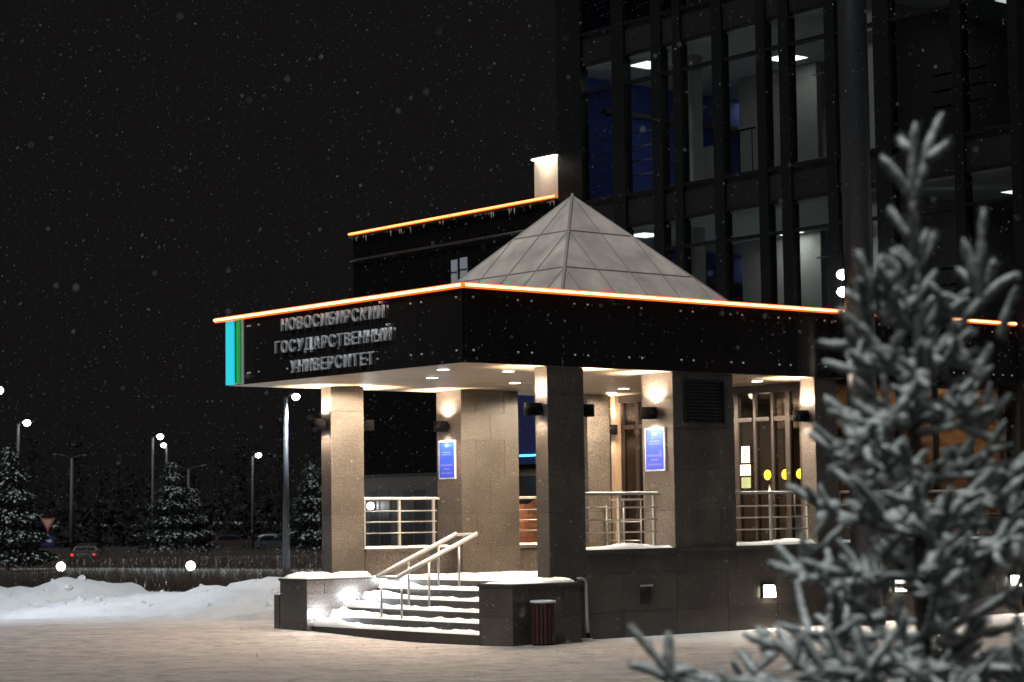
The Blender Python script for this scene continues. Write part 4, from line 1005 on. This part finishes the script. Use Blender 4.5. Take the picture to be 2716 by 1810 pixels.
# ------------------------------------------------------------------ street lamps
def street_lamp(label, hx, hy, px, dep, pole='lamp_pole', power=0, both=None, lit=True, r=.07, hs=1.0, lens='lens_cool', zoff=0):
    head = at(hx, hy, dep); top = at(px, hy+(9 if both else 4), dep); g0 = gz(top.x, top.y)
    t = thing('street_lamp', label, 'street lamp', (top.x, top.y, g0), 'street lamps along the road')
    tube('pole', [(top.x, top.y, g0-.2), (top.x, top.y, top.z)], [r*1.35, r*.75], pole, t, 10)
    def arm(hd, on):
        d = (hd-top); d.z = 0; L = max(d.length, .2); d = R2*(1 if d.dot(R2) > 0 else -1)
        tube('arm', [top-Vector((0, 0, .05)), top.lerp(hd, .5)+Vector((0, 0, .06)), hd], [.035, .03, .03], pole, t, 8)
        hb = box('head', hd.x-.16*hs, hd.x+.16*hs, hd.y-.16*hs, hd.y+.16*hs, hd.z+.09*hs, hd.z+.16*hs, 'dark_metal', t)
        v, f = tube_geo([(0, 0, -.21*hs), (0, 0, -.17*hs), (0, 0, -.08*hs), (0, 0, 0), (0, 0, .08*hs), (0, 0, .13*hs)], [.04*hs, .13*hs, .20*hs, .21*hs, .16*hs, .05*hs], 14)
        put('lens', mesh('lens', v, f, lens if on else 'lens_off', True), (hd.x, hd.y, hd.z-.022), t)
    arm(head, lit)
    if both: arm(at(both[0], both[1], dep), False)
    if power: light('beam', 'SPOT', head-Vector((0, 0, .3)), power, (.80, .88, 1), t, spot=165, blend=.4, direction=(0, 0, -1), size=.25)
    return t
street_lamp('nearest street lamp, thick pole left of the far left pillar', 680, 909, 656, 58, 'lamp_pole_dark', 1400, r=.075, hs=.5)
street_lamp('street lamp cut by the left edge of the picture', -3, 893, -24, 40, 'lamp_pole_dark', 560, r=.07, hs=.42)
street_lamp('lit street lamp above the dark left fir', 62, 970, 42, 125, r=.09, hs=.95)
street_lamp('higher of the two lit lamps above the middle fir', 368, 1002, 351, 152, r=.09, hs=1.05)
street_lamp('lower of the two lit lamps above the middle fir', 376, 1022, 383, 172, r=.09, hs=.95)
street_lamp('lit street lamp standing alone left of the thick lamp pole', 594, 1045, 580, 195, r=.10, hs=1.2)
street_lamp('two armed mast behind the middle fir with one lamp lit', 393, 1069, 433, 225, r=.12, hs=1.2, both=(468, 1070))
street_lamp('unlit two armed mast right of the road sign', 128, 1044, 165, 185, r=.15, hs=1.2, both=(196, 1046), lit=False)

# ------------------------------------------------------------------ road sign
q = at(110, 1205, 120); g0 = gz(q.x, q.y)
rsn = thing('road_sign', 'red rimmed give way triangle above a blue plate', 'road sign', (q.x, q.y, g0))
tube('post', [(q.x, q.y, g0-.1), (q.x, q.y, q.z+.3)], .035, 'lamp_pole', rsn, 8)
def plate(name, pts, off, m, par):
    c = q-F2*off; vs = [R2*a+Vector((0, 0, b)) for a, b in pts]+[R2*a+Vector((0, 0, b))+F2*.012 for a, b in pts]; k = len(pts)
    return put(name, mesh(name, vs, [tuple(range(k)), tuple(range(2*k-1, k-1, -1))]+[(i, i+k, (i+1) % k+k, (i+1) % k) for i in range(k)], m), c, par)
plate('triangle', [(-.42, .33), (.42, .33), (0, -.40)], .05, 'sign_red', rsn); plate('triangle_face', [(-.27, .25), (.27, .25), (0, -.22)], .065, 'sign_white', rsn)
plate('blue_plate', [(-.36, -.62), (.36, -.62), (.36, -1.22), (-.36, -1.22)], .05, 'plate_blue', rsn)
plate('plate_arrow', [(-.22, -.88), (.10, -.88), (.10, -.80), (.26, -.93), (.10, -1.04), (.10, -.97), (-.22, -.97)], .065, 'sign_frame', rsn)

# ------------------------------------------------------------------ cars
def car(label, px, dep, rotz, body, snow=False, tail=False, dz=0, L=4.3, H=1.45):
    q = at(px, 1280, dep); g0 = gz(q.x, q.y)+dz; W = 1.75
    t = thing('parked_car', label, 'car', (q.x, q.y, g0), 'cars beyond the hedges'); t.rotation_euler = (0, 0, rotz)
    def part(name, vs, fs, m, loc=(0, 0, 0), sm=False):
        o = bpy.data.objects.new(name, mesh(name, vs, fs, m, sm)); COL.objects.link(o); o.parent = t; o.location = loc; return o
    prof = [(-L/2, .30), (-L/2, .72), (-L*.42, .86), (-L*.18, .90), (L*.34, .92), (L*.47, .82), (L/2, .62), (L/2, .30)]
    def loft(pr, w0, w1, zmid):
        vs = [(x, -(w0 if z < zmid else w1)/2, z) for x, z in pr]+[(x, (w0 if z < zmid else w1)/2, z) for x, z in pr]; k = len(pr)
        return vs, [tuple(range(k)), tuple(range(2*k-1, k-1, -1))]+[(i, i+k, (i+1) % k+k, (i+1) % k) for i in range(k)]
    part('body', *loft(prof, W, W*.97, .8), body)
    cab = [(-L*.24, .895), (-L*.09, H-.08), (L*.02, H), (L*.24, H-.03), (L*.36, H-.20), (L*.42, .915)]
    part('cabin', *loft(cab, W*.94, W*.76, 1.1), body)
    win = [(-L*.20, .95), (-L*.08, H-.13), (L*.22, H-.10), (L*.33, H-.24), (L*.37, .96)]
    for s in (-1, 1):
        vs = [(x, s*(W*.475-.0*z if z < 1.1 else W*.395), z) for x, z in win]; vs += [(x, y+s*.012, z) for x, y, z in vs]; k = 5
        part('side_window', vs, [tuple(range(k)), tuple(range(2*k-1, k-1, -1))]+[(i, i+k, (i+1) % k+k, (i+1) % k) for i in range(k)], 'car_glass')
    vs = [(L*.405, -W*.40, .97), (L*.405, W*.40, .97), (L*.365, W*.34, H-.24), (L*.365, -W*.34, H-.24)]; vs += [(x+.03, y, z) for x, y, z in vs]
    part('rear_window', vs, BF, 'car_glass')
    for x in (-L*.31, L*.31):
        for s in (-1, 1):
            v, f = tube_geo([(x, s*W*.40, .31), (x, s*W*.505, .31)], [.31, .31], 16); o = part('wheel', v, f, 'tyre')
            v, f = tube_geo([(x, s*W*.506, .31), (x, s*W*.512, .31)], [.19, .19], 12); h_ = bpy.data.objects.new('rim', mesh('rim', v, f, 'steel')); COL.objects.link(h_); h_.parent = o
    for s in (-1, 1):
        y = s*W*.42; part('tail_light', [(L/2-.04, y-.12, .66), (L/2+.012, y-.12, .66), (L/2+.012, y+.12, .66), (L/2-.04, y+.12, .66), (L/2-.08, y-.12, .80), (L/2-.005, y-.12, .80), (L/2-.005, y+.12, .80), (L/2-.08, y+.12, .80)], BF, 'tail' if tail else 'sign_red')
        part('headlight', [(-L/2-.01, y-.14, .62), (-L/2+.05, y-.14, .62), (-L/2+.05, y+.14, .62), (-L/2-.01, y+.14, .62), (-L/2-.005, y-.14, .74), (-L/2+.06, y-.14, .74), (-L/2+.06, y+.14, .74), (-L/2-.005, y+.14, .74)], BF, 'car_glass')
    if snow:
        cp = [(-L*.20, H-.15), (-L*.08, H-.04), (L*.02, H+.05), (L*.24, H+.03), (L*.35, H-.12)]; lo = [(x, z-.06) for x, z in cp][::-1]
        part('snow_cover', *loft(cp+lo, W*.76, W*.76, .5), 'snow')
aw = math.atan2(fw.y, fw.x)
car('dark car with glowing red tail lights driving away', 207, 142, aw+math.pi, 'car_dark', tail=True, dz=.05)
car('grey snow topped car right of the reddish car', 632, 205, aw+math.pi/2+.25, 'car_grey', snow=True)
car('reddish snowy car right of the middle fir', 535, 212, aw+math.pi/2+.2, 'car_red')

# ------------------------------------------------------------------ falling snow
vs, fs = [], []
rf = random.Random(21); n = 0
while n < 64000:
    p = Vector((rf.uniform(-17, 16), rf.uniform(-21, 26), rf.uniform(.4, 15)))
    if (p-CAM).length < 6.5: continue
    if p.x > -.1 and -.2 < p.y < 6.4 and p.z < 7: continue
    if p.x > 11.7: continue
    n += 1; r_ = rf.uniform(.0014, .0042)*(1.35 if rf.random() < .06 else 1); b0 = len(vs); k = rf.uniform(.7, 2.4)
    vs += [p+Vector((r_, 0, 0)), p+Vector((0, r_, 0)), p-Vector((r_, 0, 0)), p-Vector((0, r_, 0)), p+Vector((r_*k*.35, 0, r_*k)), p-Vector((r_*k*.35, 0, r_*k))]
    fs += [(b0, b0+1, b0+4), (b0+1, b0+2, b0+4), (b0+2, b0+3, b0+4), (b0+3, b0, b0+4), (b0+1, b0, b0+5), (b0+2, b0+1, b0+5), (b0+3, b0+2, b0+5), (b0, b0+3, b0+5)]
o = put('falling_snow', mesh('falling_snow', vs, fs, 'flake'), (0, 0, 0)); o['kind'] = 'stuff'; o['label'] = 'fine snowflakes drifting through the night air'; o['category'] = 'snow'
